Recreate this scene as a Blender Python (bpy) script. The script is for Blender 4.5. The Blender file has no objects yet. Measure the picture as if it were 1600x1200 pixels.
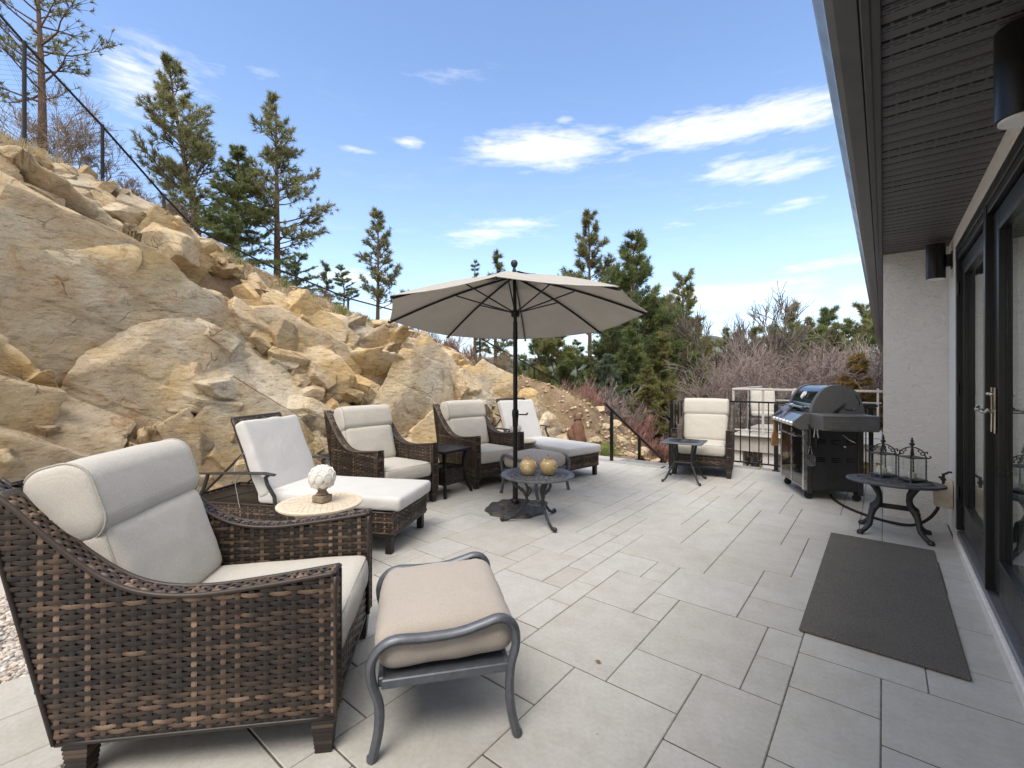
import bpy, math, random
import numpy as np
from mathutils import Vector, Matrix, noise

R = math.radians
rnd = random.Random(7)
scene = bpy.context.scene
COL = scene.collection
YAW = R(38.93)
CS, SN = math.cos(YAW), math.sin(YAW)
CAMH = 1.35

def sight(px, d, z=None):
    """ground point seen at photo column px, d metres deep"""
    l = (px-800)/718*d
    x, y = -SN*d+CS*l, CS*d+SN*l
    return Vector((x, y, z)) if z is not None else (x, y)
def row(py, d):
    return CAMH-(py-588)*d/718

# ------------------------------------------------------------------ helpers
class MB:
    def __init__(s): s.v=[]; s.f=[]; s.t=[]; s.tone=0.5
    def add(s, vs, fs, M=None, tone=None):
        b=len(s.v)
        if M is not None: vs=[M@Vector(p) for p in vs]
        s.v.extend([tuple(p) for p in vs]); s.f.extend([tuple(i+b for i in f) for f in fs])
        if isinstance(tone,(list,tuple)): s.t.extend(tone)
        else: s.t.extend([s.tone if tone is None else tone]*len(vs))
    def box(s, c, sz, b=0.0, rot=None, tone=None):
        """box with chamfer b"""
        hx,hy,hz=[q/2 for q in sz]; b=min(b,hx*.9,hy*.9,hz*.9)
        M=Matrix.Translation(c)
        if rot is not None: M=M@(rot.to_4x4() if not isinstance(rot,(int,float)) else Matrix.Rotation(rot,4,'Z'))
        if b<=0:
            vs=[(x*hx,y*hy,z*hz) for x in(-1,1) for y in(-1,1) for z in(-1,1)]
            fs=[(0,1,3,2),(4,6,7,5),(0,4,5,1),(2,3,7,6),(0,2,6,4),(1,5,7,3)]
            s.add(vs,fs,M,tone); return
        vs=[];idx={}
        for x in(-1,1):
            for y in(-1,1):
                for z in(-1,1):
                    for k in range(3):
                        p=[x*(hx-b),y*(hy-b),z*(hz-b)]; p[k]=(x*hx,y*hy,z*hz)[k]
                        idx[(x,y,z,k)]=len(vs); vs.append(p)
        fs=[]
        for sg in(-1,1):
            q=[(sg,-1,-1),(sg,1,-1),(sg,1,1),(sg,-1,1)]; fs.append([idx[(*a,0)] for a in (q if sg>0 else q[::-1])])
            q=[(-1,sg,-1),(-1,sg,1),(1,sg,1),(1,sg,-1)]; fs.append([idx[(*a,1)] for a in (q if sg>0 else q[::-1])])
            q=[(-1,-1,sg),(1,-1,sg),(1,1,sg),(-1,1,sg)]; fs.append([idx[(*a,2)] for a in (q if sg>0 else q[::-1])])
        for a in(-1,1):
            for c2 in(-1,1):
                fs.append([idx[(-1,a,c2,1)],idx[(1,a,c2,1)],idx[(1,a,c2,2)],idx[(-1,a,c2,2)]])
                fs.append([idx[(a,-1,c2,0)],idx[(a,1,c2,0)],idx[(a,1,c2,2)],idx[(a,-1,c2,2)]])
                fs.append([idx[(a,c2,-1,0)],idx[(a,c2,1,0)],idx[(a,c2,1,1)],idx[(a,c2,-1,1)]])
        for x in(-1,1):
            for y in(-1,1):
                for z in(-1,1): fs.append([idx[(x,y,z,k)] for k in range(3)])
        s.add(vs,fs,M,tone)
    def tube(s, pts, r, n=8, cap=True, flat=1.0, up=None, tone=None, M=None):
        pts=[Vector(p) for p in pts]; m=len(pts)
        rs=r if isinstance(r,(list,tuple)) else [r]*m
        vs=[];ts=[];prev=None
        for i,p in enumerate(pts):
            t=(pts[min(i+1,m-1)]-pts[max(i-1,0)])
            if t.length<1e-9: t=Vector((0,0,1))
            t.normalize()
            if up is not None: a=t.cross(Vector(up))
            elif prev is None: a=t.cross(Vector((0,0,1)) if abs(t.z)<.9 else Vector((1,0,0)))
            else: a=prev-t*prev.dot(t)
            if a.length<1e-6: a=t.cross(Vector((0,1,0)))
            a.normalize(); prev=a; b=t.cross(a)
            for k in range(n):
                w=2*math.pi*(k+.5*(n==4))/n
                vs.append(p+a*(math.cos(w)*rs[i])+b*(math.sin(w)*rs[i]*flat))
        fs=[]
        for i in range(m-1):
            for k in range(n):
                k2=(k+1)%n; fs.append((i*n+k,i*n+k2,(i+1)*n+k2,(i+1)*n+k))
        if cap:
            fs.append(tuple(range(n))[::-1]); fs.append(tuple((m-1)*n+k for k in range(n)))
        s.add(vs,fs,M,tone)
    def ring(s, c, r, rr, n=32, m=8, M=None, sq=1.0):
        vs=[];fs=[]
        for i in range(n):
            a=2*math.pi*i/n
            for k in range(m):
                b=2*math.pi*k/m
                vs.append((c[0]+math.cos(a)*(r+rr*math.cos(b)),c[1]+sq*math.sin(a)*(r+rr*math.cos(b)),c[2]+rr*math.sin(b)))
                fs.append((i*m+k,((i+1)%n)*m+k,((i+1)%n)*m+(k+1)%m,i*m+(k+1)%m))
        s.add(vs,fs,M)
    def lathe(s, prof, n=24, c=(0,0,0), M=None, tone=None, sq=1.0, ph=0.0, cap=True):
        vs=[];fs=[]
        for r,z in prof:
            for k in range(n):
                a=2*math.pi*k/n+ph; vs.append((c[0]+r*math.cos(a),c[1]+sq*r*math.sin(a),c[2]+z))
        for i in range(len(prof)-1):
            for k in range(n):
                k2=(k+1)%n; fs.append((i*n+k,i*n+k2,(i+1)*n+k2,(i+1)*n+k))
        if cap: fs.append(tuple(range(n))[::-1]); fs.append(tuple((len(prof)-1)*n+k for k in range(n)))
        s.add(vs,fs,M,tone)
    def prism(s, poly, h, M=None, tone=None):
        """poly in local XY, extruded 0..h in Z"""
        n=len(poly)
        vs=[(p[0],p[1],0) for p in poly]+[(p[0],p[1],h) for p in poly]
        fs=[tuple(range(n))[::-1],tuple(range(n,2*n))]+[(i,(i+1)%n,n+(i+1)%n,n+i) for i in range(n)]
        s.add(vs,fs,M,tone)
    def build(s, name, mat, parent=None, smooth=35, attr=True):
        me=bpy.data.meshes.new(name); me.from_pydata(s.v,[],s.f); 
        if attr:
            a=me.attributes.new('tone','FLOAT','POINT'); a.data.foreach_set('value',s.t)
        return link(name,me,mat,parent,smooth)

def link(name, me, mat, parent=None, smooth=35):
    if mat is not None: me.materials.append(mat)
    if smooth:
        me.polygons.foreach_set('use_smooth',[True]*len(me.polygons))
        if smooth<180: me.set_sharp_from_angle(angle=R(smooth))
    me.update()
    o=bpy.data.objects.new(name,me); COL.objects.link(o)
    if parent is not None: o.parent=parent
    return o

def npmesh(name, V, F, mat, parent=None, smooth=180, tone=None):
    me=bpy.data.meshes.new(name)
    V=np.asarray(V,dtype=np.float32); F=np.asarray(F,dtype=np.int32); k=F.shape[1]
    me.vertices.add(len(V)); me.vertices.foreach_set('co',V.ravel())
    me.loops.add(F.size); me.loops.foreach_set('vertex_index',F.ravel())
    me.polygons.add(len(F)); me.polygons.foreach_set('loop_start',np.arange(0,F.size,k,dtype=np.int32))
    me.update(calc_edges=True)
    if tone is not None:
        a=me.attributes.new('tone','FLOAT','POINT'); a.data.foreach_set('value',np.asarray(tone,dtype=np.float32))
    return link(name,me,mat,parent,smooth)

def tag(o,label=None,cat=None,group=None,kind=None):
    if label: o['label']=label
    if cat: o['category']=cat
    if group: o['group']=group
    if kind: o['kind']=kind
    return o
def thing(name,label,cat,loc=(0,0,0),rz=0,group=None):
    o=bpy.data.objects.new(name,None); COL.objects.link(o)
    o.empty_display_size=.1; o.location=loc; o.rotation_euler=(0,0,rz)
    return tag(o,label,cat,group)
def kids(o): return [c for c in bpy.data.objects if c.parent==o]
def dup(o,loc,rz,label,scale=None,parent=None):
    ks=kids(o); c=o.copy(); COL.objects.link(c)
    if parent is not None: c.parent=parent
    else:
        c.location=loc; c.rotation_euler=(0,0,rz)
        if label: c['label']=label
        if scale: c.scale=scale
    for k in ks: dup(k,None,None,None,None,c)
    return c

# ------------------------------------------------------------------ materials
class Mat:
    def __init__(s,name):
        s.m=bpy.data.materials.new(name); s.m.use_nodes=True
        s.nt=s.m.node_tree; s.p=s.nt.nodes['Principled BSDF']; s.out=s.nt.nodes['Material Output']
    def n(s,t,**kw):
        o=s.nt.nodes.new('ShaderNode'+t)
        for k,v in kw.items():
            if k.startswith('i_'): o.inputs[k[2:].replace('_',' ')].default_value=v
            else: setattr(o,k,v)
        return o
    def l(s,a,b): s.nt.links.new(a,b)
    def noise(s,scale,detail=4,rough=.55,vec=None,dist=0.0):
        o=s.n('TexNoise'); o.inputs['Scale'].default_value=scale; o.inputs['Detail'].default_value=detail
        o.inputs['Roughness'].default_value=rough; o.inputs['Distortion'].default_value=dist
        if vec is not None: s.l(vec,o.inputs['Vector'])
        return o.outputs['Fac']
    def coord(s,kind='Object',scale=(1,1,1),rot=(0,0,0)):
        c=s.n('TexCoord').outputs[kind]; m=s.n('Mapping'); m.inputs['Scale'].default_value=scale; m.inputs['Rotation'].default_value=rot
        s.l(c,m.inputs['Vector']); return m.outputs['Vector']
    def ramp(s,fac,stops,interp='LINEAR'):
        r=s.n('ValToRGB'); r.color_ramp.interpolation=interp
        e=r.color_ramp.elements
        while len(e)<len(stops): e.new(.5)
        for q,(p,c) in zip(e,stops):
            q.position=p; q.color=(*c,1) if len(c)==3 else c
        s.l(fac,r.inputs['Fac']); return r.outputs['Color']
    def mix(s,a,b,fac,mode='MIX'):
        m=s.n('Mix',data_type='RGBA',blend_type=mode)
        for v,i in((a,6),(b,7)):
            if isinstance(v,(tuple,list)): m.inputs[i].default_value=(*v,1) if len(v)==3 else v
            else: s.l(v,m.inputs[i])
        if isinstance(fac,(int,float)): m.inputs[0].default_value=fac
        else: s.l(fac,m.inputs[0])
        return m.outputs[2]
    def math(s,op,a,b=0.0,c=None,clamp=False):
        m=s.n('Math',operation=op,use_clamp=clamp)
        for i,v in enumerate((a,b,c)):
            if v is None: continue
            if isinstance(v,(int,float)): m.inputs[i].default_value=v
            else: s.l(v,m.inputs[i])
        return m.outputs[0]
    def bump(s,h,strength=.5,dist=.01,norm=None):
        b=s.n('Bump'); b.inputs['Strength'].default_value=strength; b.inputs['Distance'].default_value=dist
        s.l(h,b.inputs['Height'])
        if norm is not None: s.l(norm,b.inputs['Normal'])
        s.l(b.outputs['Normal'],s.p.inputs['Normal']); return b.outputs['Normal']
    def attr(s,name='tone'): return s.n('Attribute',attribute_name=name).outputs['Fac']
    def set(s,col=None,rough=None,metal=None,**kw):
        if col is not None:
            if isinstance(col,(tuple,list)): s.p.inputs['Base Color'].default_value=(*col,1)
            else: s.l(col,s.p.inputs['Base Color'])
        if rough is not None:
            if isinstance(rough,(int,float)): s.p.inputs['Roughness'].default_value=rough
            else: s.l(rough,s.p.inputs['Roughness'])
        if metal is not None: s.p.inputs['Metallic'].default_value=metal
        for k,v in kw.items(): s.p.inputs[k.replace('_',' ')].default_value=v
        return s

def simple(name,col,rough=.5,metal=0.0,vary=.25,nscale=30,bump=.1,bd=.002):
    m=Mat(name); v=m.coord()
    n=m.noise(nscale,5,.6,v)
    dark=tuple(c*(1-vary) for c in col); lite=tuple(min(1,c*(1+vary)) for c in col)
    m.set(m.ramp(n,[(.3,dark),(.7,lite)]),m.math('MULTIPLY_ADD',n,.3,rough-.15,clamp=True),metal)
    m.bump(m.noise(nscale*6,3,.6,v),bump,bd)
    return m.m

def mat_wicker():
    m=Mat('wicker'); t=m.attr()
    v=m.coord(scale=(1,1,1))
    col=m.ramp(t,[(0,(.012,.010,.0095)),(.42,(.029,.022,.019)),(.6,(.064,.043,.032)),(.78,(.145,.095,.065)),(1,(.27,.19,.135))])
    n=m.noise(60,4,.6,v)
    col=m.mix(col,m.mix((0,0,0),(1,1,1),n),.35,'OVERLAY')
    m.set(col,.42); m.p.inputs['Specular IOR Level'].default_value=.45
    m.bump(m.noise(220,2,.5,m.coord(scale=(1,1,3))),.15,.001)
    return m.m
def mat_fabric(name,col,scale=420,bs=.35):
    m=Mat(name); v=m.coord()
    w1=m.n('TexWave',wave_type='BANDS',bands_direction='X'); w2=m.n('TexWave',wave_type='BANDS',bands_direction='Y'); w3=m.n('TexWave',wave_type='BANDS',bands_direction='Z')
    for w in(w1,w2,w3):
        w.inputs['Scale'].default_value=scale/3; w.inputs['Distortion'].default_value=1.2; w.inputs['Detail'].default_value=1; m.l(v,w.inputs['Vector'])
    h=m.math('ADD',m.math('ADD',w1.outputs['Fac'],w2.outputs['Fac']),w3.outputs['Fac'])
    big=m.noise(5,5,.6,v); fine=m.noise(300,3,.7,v)
    c=m.ramp(m.math('ADD',m.math('MULTIPLY',fine,.85),m.math('MULTIPLY',big,.15)),[(.32,tuple(x*.72 for x in col)),(.7,tuple(min(1,x*1.08) for x in col))])
    m.set(c,.93); m.p.inputs['Sheen Weight'].default_value=.12
    nb=m.bump(m.noise(6,3,.5,v,.3),.28,.03)
    m.bump(m.math('ADD',m.math('MULTIPLY',h,.33),fine),bs*1.6,.0022,nb)
    return m.m
def mat_paver():
    m=Mat('concrete_paver'); t=m.attr(); v=m.coord()
    base=m.ramp(t,[(0,(.475,.462,.438)),(.35,(.495,.485,.462)),(.7,(.515,.505,.485)),(1,(.505,.503,.495))])
    b=m.noise(1.3,5,.6,v); f=m.noise(55,4,.7,v); med=m.noise(7,5,.65,v)
    c=m.mix(base,m.ramp(b,[(.3,(.86,.85,.83)),(.65,(1.03,1.03,1.03))]),.6,'MULTIPLY')
    c=m.mix(c,m.ramp(med,[(.33,(.86,.84,.80)),(.6,(1.03,1.03,1.03))]),.6,'MULTIPLY')
    c=m.mix(c,m.ramp(f,[(.3,(.80,.80,.80)),(.7,(1.1,1.1,1.1))]),.55,'MULTIPLY')
    sp=m.noise(34,2,.5,v); c=m.mix(c,m.ramp(sp,[(.76,(1,1,1)),(.80,(.55,.50,.42))]),.6,'MULTIPLY')
    rust=m.noise(.8,2,.4,m.coord(scale=(1,1.4,1)))
    c=m.mix(c,m.ramp(rust,[(.68,(1,1,1)),(.80,(.98,.88,.78))]),.4,'MULTIPLY')
    m.set(c,.82); nb=m.bump(f,.30,.004); m.bump(m.noise(260,2,.6,v),.25,.0015,nb)
    return m.m
def mat_rock():
    m=Mat('sandstone_rock'); v=m.coord(); t=m.attr()
    w=m.noise(1.1,6,.62,v,.6)
    c=m.ramp(w,[(.25,(.35,.265,.18)),(.40,(.57,.45,.31)),(.5,(.67,.555,.40)),(.60,(.74,.66,.52)),(.74,(.58,.54,.48))])
    ye=m.noise(.75,4,.6,m.coord(scale=(1,1,1.3),rot=(.3,.2,.5)),.8)
    c=m.mix(c,(.70,.51,.25),m.ramp(ye,[(.47,(0,0,0)),(.62,(.8,.8,.8))]),'MIX')
    gr=m.noise(.9,5,.65,m.coord(scale=(1.2,1,1),rot=(.9,.1,.2)),.5)
    c=m.mix(c,(.40,.365,.32),m.ramp(gr,[(.52,(0,0,0)),(.68,(.8,.8,.8))]),'MIX')
    c=m.mix(c,m.ramp(t,[(0,(.66,.63,.59)),(.3,(.92,.93,.95)),(.55,(1.04,1.02,.98)),(.8,(1.12,1.05,.90)),(1,(1.16,1.14,1.12))],),.85,'MULTIPLY')
    ru=m.noise(3.2,5,.7,v,1.0); c=m.mix(c,(.42,.22,.09),m.ramp(ru,[(.57,(0,0,0)),(.70,(.65,.65,.65))]))
    st=m.noise(13,8,.80,m.coord(scale=(.7,.6,2.4),rot=(.5,.25,0)))
    c=m.mix(c,m.ramp(st,[(.34,(.42,.37,.31)),(.49,(1,1,1)),(.75,(1.13,1.13,1.13))]),.85,'MULTIPLY')
    # thin cracks
    vo=m.n('TexVoronoi',feature='DISTANCE_TO_EDGE'); vo.inputs['Scale'].default_value=1.7
    wv=m.n('Mix',data_type='VECTOR'); wv.inputs[0].default_value=.16; nn=m.n('TexNoise'); nn.inputs['Scale'].default_value=2.6; nn.inputs['Detail'].default_value=7
    m.l(v,nn.inputs['Vector']); m.l(v,wv.inputs[4]); m.l(nn.outputs['Color'],wv.inputs[5]); m.l(wv.outputs[1],vo.inputs['Vector'])
    cr=m.ramp(vo.outputs['Distance'],[(.0,(0,0,0)),(.009,(1,1,1))])
    msk=m.ramp(m.noise(2.9,4,.6,v),[(.52,(0,0,0)),(.60,(1,1,1))])
    crk=m.mix((1,1,1),cr,msk)
    c=m.mix(c,m.mix((.30,.23,.16),(1,1,1),crk),.6,'MULTIPLY')
    m.set(c,.93); m.p.inputs['Specular IOR Level'].default_value=.2
    h=m.math('ADD',m.math('MULTIPLY',st,.5),m.math('MULTIPLY',crk,.35))
    nb=m.bump(m.noise(4.5,9,.72,v,.4),.8,.13); nb=m.bump(h,.8,.045,nb); m.bump(m.noise(70,4,.7,v),.35,.006,nb)
    return m.m
def mat_dirt():
    m=Mat('dry_soil'); v=m.coord()
    a=m.noise(1.5,6,.65,v); b=m.noise(18,6,.75,v); g=m.noise(.55,4,.6,v)
    c=m.ramp(a,[(.3,(.15,.10,.065)),(.5,(.27,.19,.12)),(.7,(.37,.28,.185))])
    c=m.mix(c,(.17,.17,.06),m.ramp(g,[(.55,(0,0,0)),(.72,(.6,.6,.6))]))
    c=m.mix(c,m.ramp(b,[(.3,(.45,.42,.38)),(.55,(1,1,1)),(.75,(1.25,1.22,1.15))]),.85,'MULTIPLY')
    m.set(c,.97); m.bump(b,.9,.04)
    return m.m
def mat_stucco(name,tint=(.80,.785,.755)):
    m=Mat(name); v=m.coord()
    n1=m.noise(11,3,.55,m.coord(scale=(.8,.8,1.7)),1.3); n2=m.noise(26,5,.6,v,.8); n3=m.noise(120,3,.6,v)
    big=m.noise(1.2,4,.6,v)
    m.set(m.mix(m.ramp(big,[(.3,tuple(c*.93 for c in tint)),(.7,tint)]),m.ramp(n3,[(.3,(.86,.86,.86)),(.7,(1.04,1.04,1.04))]),.6,'MULTIPLY'),.9)
    r=m.ramp(n1,[(.40,(0,0,0)),(.50,(1,1,1)),(.53,(.75,.75,.75)),(.62,(.9,.9,.9))])
    nb=m.bump(r,.5,.009); nb=m.bump(n2,.8,.012,nb); m.bump(n3,.3,.002,nb)
    return m.m
def mat_foliage(name,a,b,c3=None):
    m=Mat(name); t=m.attr()
    st=[(0,a),(.6,b),(1,c3 or tuple(x*1.5 for x in b))]
    ob=m.n('ObjectInfo').outputs['Random']
    c=m.ramp(t,st)
    m.set(c,.65); m.p.inputs['Specular IOR Level'].default_value=.25
    tr=m.n('BsdfTranslucent'); m.l(m.mix(c,(1,1,.6),.22),tr.inputs['Color'])
    mx=m.n('MixShader'); mx.inputs[0].default_value=.34
    m.l(m.p.outputs[0],mx.inputs[1]); m.l(tr.outputs[0],mx.inputs[2]); m.l(mx.outputs[0],m.out.inputs['Surface'])
    return m.m
def mat_bark(name,a,b):
    m=Mat(name); n=m.noise(9,5,.7,m.coord(scale=(3,3,.6)))
    m.set(m.ramp(n,[(.35,a),(.65,b)]),.95); m.bump(n,.8,.03); return m.m
def mat_glass(name,tint=(.93,.97,.95)):
    m=Mat(name); nt=m.nt
    g=m.n('BsdfGlossy'); g.inputs['Roughness'].default_value=.0; g.inputs['Color'].default_value=(.92,.96,.94,1)
    t=m.n('BsdfTransparent'); t.inputs['Color'].default_value=(*tint,1)
    lw=m.n('LayerWeight'); lw.inputs['Blend'].default_value=.5
    f2=m.math('MULTIPLY_ADD',m.math('POWER',lw.outputs['Facing'],4.2),.96,.05,clamp=True)
    mx=m.n('MixShader'); m.l(f2,mx.inputs[0]); m.l(t.outputs[0],mx.inputs[1]); m.l(g.outputs[0],mx.inputs[2])
    m.l(mx.outputs[0],m.out.inputs['Surface']); return m.m

M={}
M['wicker']=mat_wicker()
M['beige']=mat_fabric('beige_cushion_cloth',(.66,.625,.565))
M['piping']=simple('piping_cord',(.42,.40,.36),.9,0,.25,200,.3)
M['lgrey']=mat_fabric('pale_grey_cushion_cloth',(.70,.695,.69),500,.2)
M['tan']=mat_fabric('tan_cushion_cloth',(.49,.435,.385),420,.3)
M['canvas']=mat_fabric('umbrella_canvas',(.60,.575,.53),500,.15)
M['castdark']=simple('dark_cast_metal',(.040,.041,.046),.45,.4,.3,40,.3)
M['slate']=simple('slate_blue_metal',(.115,.125,.148),.40,.35,.2,25,.08)
M['castgrey']=simple('weathered_grey_cast_metal',(.13,.138,.155),.55,.55,.35,28,.35)
M['black']=simple('black_powder_coat',(.012,.012,.013),.35,.3,.3,30,.08)
M['blackwood']=simple('dark_brown_metal',(.022,.018,.017),.4,.3,.3,30,.1)
M['paver']=mat_paver()
M['joint']=simple('joint_sand',(.115,.11,.095),.95,0,.4,30,.4,.004)
M['border']=simple('grey_border_stone',(.22,.22,.22),.85,0,.25,20,.3)
M['border2']=simple('pale_edge_stone',(.34,.335,.325),.85,0,.15,20,.3)
M['deckw']=simple('weathered_cream_paint',(.52,.50,.455),.6,0,.12,9,.1)
M['rock']=mat_rock(); M['dirt']=mat_dirt()
M['stucco']=mat_stucco('white_stucco'); M['stuccow']=mat_stucco('wall_stucco',(.82,.81,.79))
M['soffit']=None
M['fascia']=simple('charcoal_fascia',(.085,.082,.084),.42,.35,.12,12,.05)
M['gutter']=simple('grey_gutter',(.15,.147,.15),.35,.5,.12,10,.04)
M['frame']=simple('black_door_frame',(.011,.0115,.0125),.32,.1,.06,4,.0)
M['sill']=simple('grey_aluminium_sill',(.28,.28,.29),.45,.6,.15,30,.05)
M['curb']=simple('white_concrete_edge',(.78,.76,.72),.9,0,.1,40,.6,.006)
M['nickel']=simple('satin_nickel',(.55,.50,.42),.25,1,.1,20,.02)
M['steel']=simple('stainless_steel',(.58,.58,.58),.28,1,.12,14,.03)
M['grillgrey']=simple('grey_cast_aluminium',(.125,.125,.125),.48,.3,.15,30,.12)
M['enamel']=simple('black_enamel',(.006,.006,.006),.08,.0,.2,20,.0)
M['grillblack']=simple('black_cabinet_steel',(.034,.034,.035),.36,.2,.2,20,.05)
M['rubber']=simple('black_rubber',(.012,.012,.012),.7,0,.3,30,.1)
M['wood']=simple('scraper_wood',(.42,.24,.10),.6,0,.25,12,.15)
M['cream']=simple('cream_painted_metal',(.66,.57,.45),.6,0,.12,20,.15)
M['white']=simple('white_paint',(.80,.79,.77),.5,0,.08,15,.08)
M['plaster']=simple('chalky_white_ceramic',(.78,.76,.72),.75,0,.12,40,.4,.004)
M['stonefoot']=simple('brown_weathered_stone',(.27,.21,.16),.85,0,.35,35,.5,.005)
M['candle']=simple('ivory_wax',(.75,.70,.60),.5,0,.05,10,.02)
M['statue']=simple('rusty_brown_statue',(.17,.085,.052),.8,0,.4,9,.5,.01)
M['gravelm']=None
M['bluecloth']=simple('blue_grey_glove_cloth',(.12,.14,.19),.9,0,.4,30,.4)
M['glass']=mat_glass('door_glass'); M['glass2']=mat_glass('thin_glass',(.97,.98,.98))
M['bark']=mat_bark('pine_bark',(.07,.045,.035),(.21,.13,.09)); M['bark2']=mat_bark('grey_bark',(.12,.10,.09),(.27,.23,.20))
M['redtwig']=mat_bark('red_twig',(.24,.105,.09),(.50,.31,.27)); M['greytwig']=mat_bark('purple_grey_twig',(.21,.165,.155),(.46,.37,.345))
M['drytwig']=mat_bark('dry_twig',(.22,.16,.11),(.42,.33,.24)); M['birchbark']=mat_bark('pale_bark',(.32,.29,.26),(.6,.57,.52))
M['pine']=mat_foliage('pine_needles',(.075,.088,.032),(.19,.195,.08),(.33,.31,.145))
M['fir']=mat_foliage('fir_needles',(.060,.092,.034),(.145,.19,.065),(.25,.28,.10))
M['olive']=mat_foliage('olive_needles',(.09,.10,.032),(.22,.215,.07),(.34,.30,.11))
M['spruce']=mat_foliage('blue_spruce_needles',(.06,.095,.065),(.125,.18,.125),(.21,.26,.19))
M['larch']=mat_foliage('golden_needles',(.09,.06,.014),(.27,.17,.035),(.40,.27,.07))
M['grass']=mat_foliage('green_weeds',(.05,.08,.015),(.14,.20,.035),(.26,.33,.07))
M['drygrass']=mat_foliage('straw_grass',(.20,.14,.07),(.42,.32,.18),(.6,.5,.32))

def mat_gravel():
    m=Mat('pale_gravel'); t=m.attr(); v=m.coord()
    m.set(m.mix(m.ramp(t,[(0,(.16,.15,.15)),(.3,(.38,.35,.32)),(.6,(.56,.52,.48)),(.85,(.62,.47,.36)),(1,(.80,.78,.75))]),m.ramp(m.noise(30,4,.6,v),[(.3,(.8,.8,.8)),(.7,(1.1,1.1,1.1))]),.5,'MULTIPLY'),.85)
    m.bump(m.noise(60,4,.6,v),.3,.004); return m.m
M['gravelm']=mat_gravel()
def mat_soffit():
    m=Mat('vented_soffit'); v=m.coord()
    br=m.n('TexBrick'); br.offset=.5; br.inputs['Scale'].default_value=1.0
    br.inputs['Brick Width'].default_value=.046; br.inputs['Row Height'].default_value=.0165; br.inputs['Mortar Size'].default_value=.0052; br.inputs['Mortar Smooth'].default_value=.1
    br.inputs['Color1'].default_value=(0,0,0,1); br.inputs['Color2'].default_value=(0,0,0,1); br.inputs['Mortar'].default_value=(1,1,1,1)
    m.l(v,br.inputs['Vector'])
    sx=m.n('SeparateXYZ'); m.l(v,sx.inputs[0])
    f=m.math('FRACT',m.math('DIVIDE',m.math('ADD',sx.outputs['Y'],8.2+.04),.102))
    band=m.math('MULTIPLY',m.math('GREATER_THAN',f,.36),m.math('LESS_THAN',f,.86))
    slot=m.math('MULTIPLY',band,m.math('SUBTRACT',1.0,br.outputs['Color']))
    c=m.mix((.105,.102,.107),(.014,.014,.015),slot); c=m.mix(c,m.ramp(m.noise(6,4,.6,v),[(.3,(.85,.85,.85)),(.7,(1.1,1.1,1.1))]),.6,'MULTIPLY')
    m.set(c,.48); m.bump(m.math('MULTIPLY',slot,-1.0),.5,.003); return m.m
M['soffit']=mat_soffit()
def mat_mat():
    m=Mat('charcoal_mat_pile'); v=m.coord()
    f=m.noise(260,4,.8,v); g=m.noise(120,3,.6,v)
    c=m.ramp(f,[(.34,(.048,.045,.041)),(.52,(.125,.117,.107)),(.68,(.36,.34,.315))])
    c=m.mix(c,m.ramp(m.noise(3,4,.6,v),[(.3,(.85,.85,.85)),(.7,(1.12,1.12,1.12))]),.6,'MULTIPLY')
    m.set(c,.98); m.bump(f,.8,.006); return m.m
M['mat']=mat_mat()
def mat_jar():
    m=Mat('glazed_ochre'); v=m.coord()
    vo=m.n('TexVoronoi'); vo.inputs['Scale'].default_value=19; m.l(v,vo.inputs['Vector'])
    sp=m.n('SeparateColor'); m.l(vo.outputs['Color'],sp.inputs[0])
    c=m.ramp(sp.outputs[0],[(0,(.44,.34,.18)),(.5,(.55,.46,.29)),(.75,(.60,.52,.35)),(.9,(.40,.24,.12))],'CONSTANT')
    c=m.mix(c,m.ramp(m.noise(22,4,.6,v),[(.3,(.75,.7,.6)),(.7,(1.15,1.1,1.05))]),.7,'MULTIPLY')
    m.set(c,.22); return m.m
M['ochre']=mat_jar()
def mat_hill():
    m=Mat('far_forest_hill'); v=m.coord()
    n=m.noise(.09,8,.75,v); m.set(m.ramp(n,[(.35,(.06,.08,.07)),(.55,(.13,.15,.13)),(.7,(.28,.27,.23))]),.95); m.bump(n,1,3); return m.m
M['hill']=mat_hill()

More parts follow.
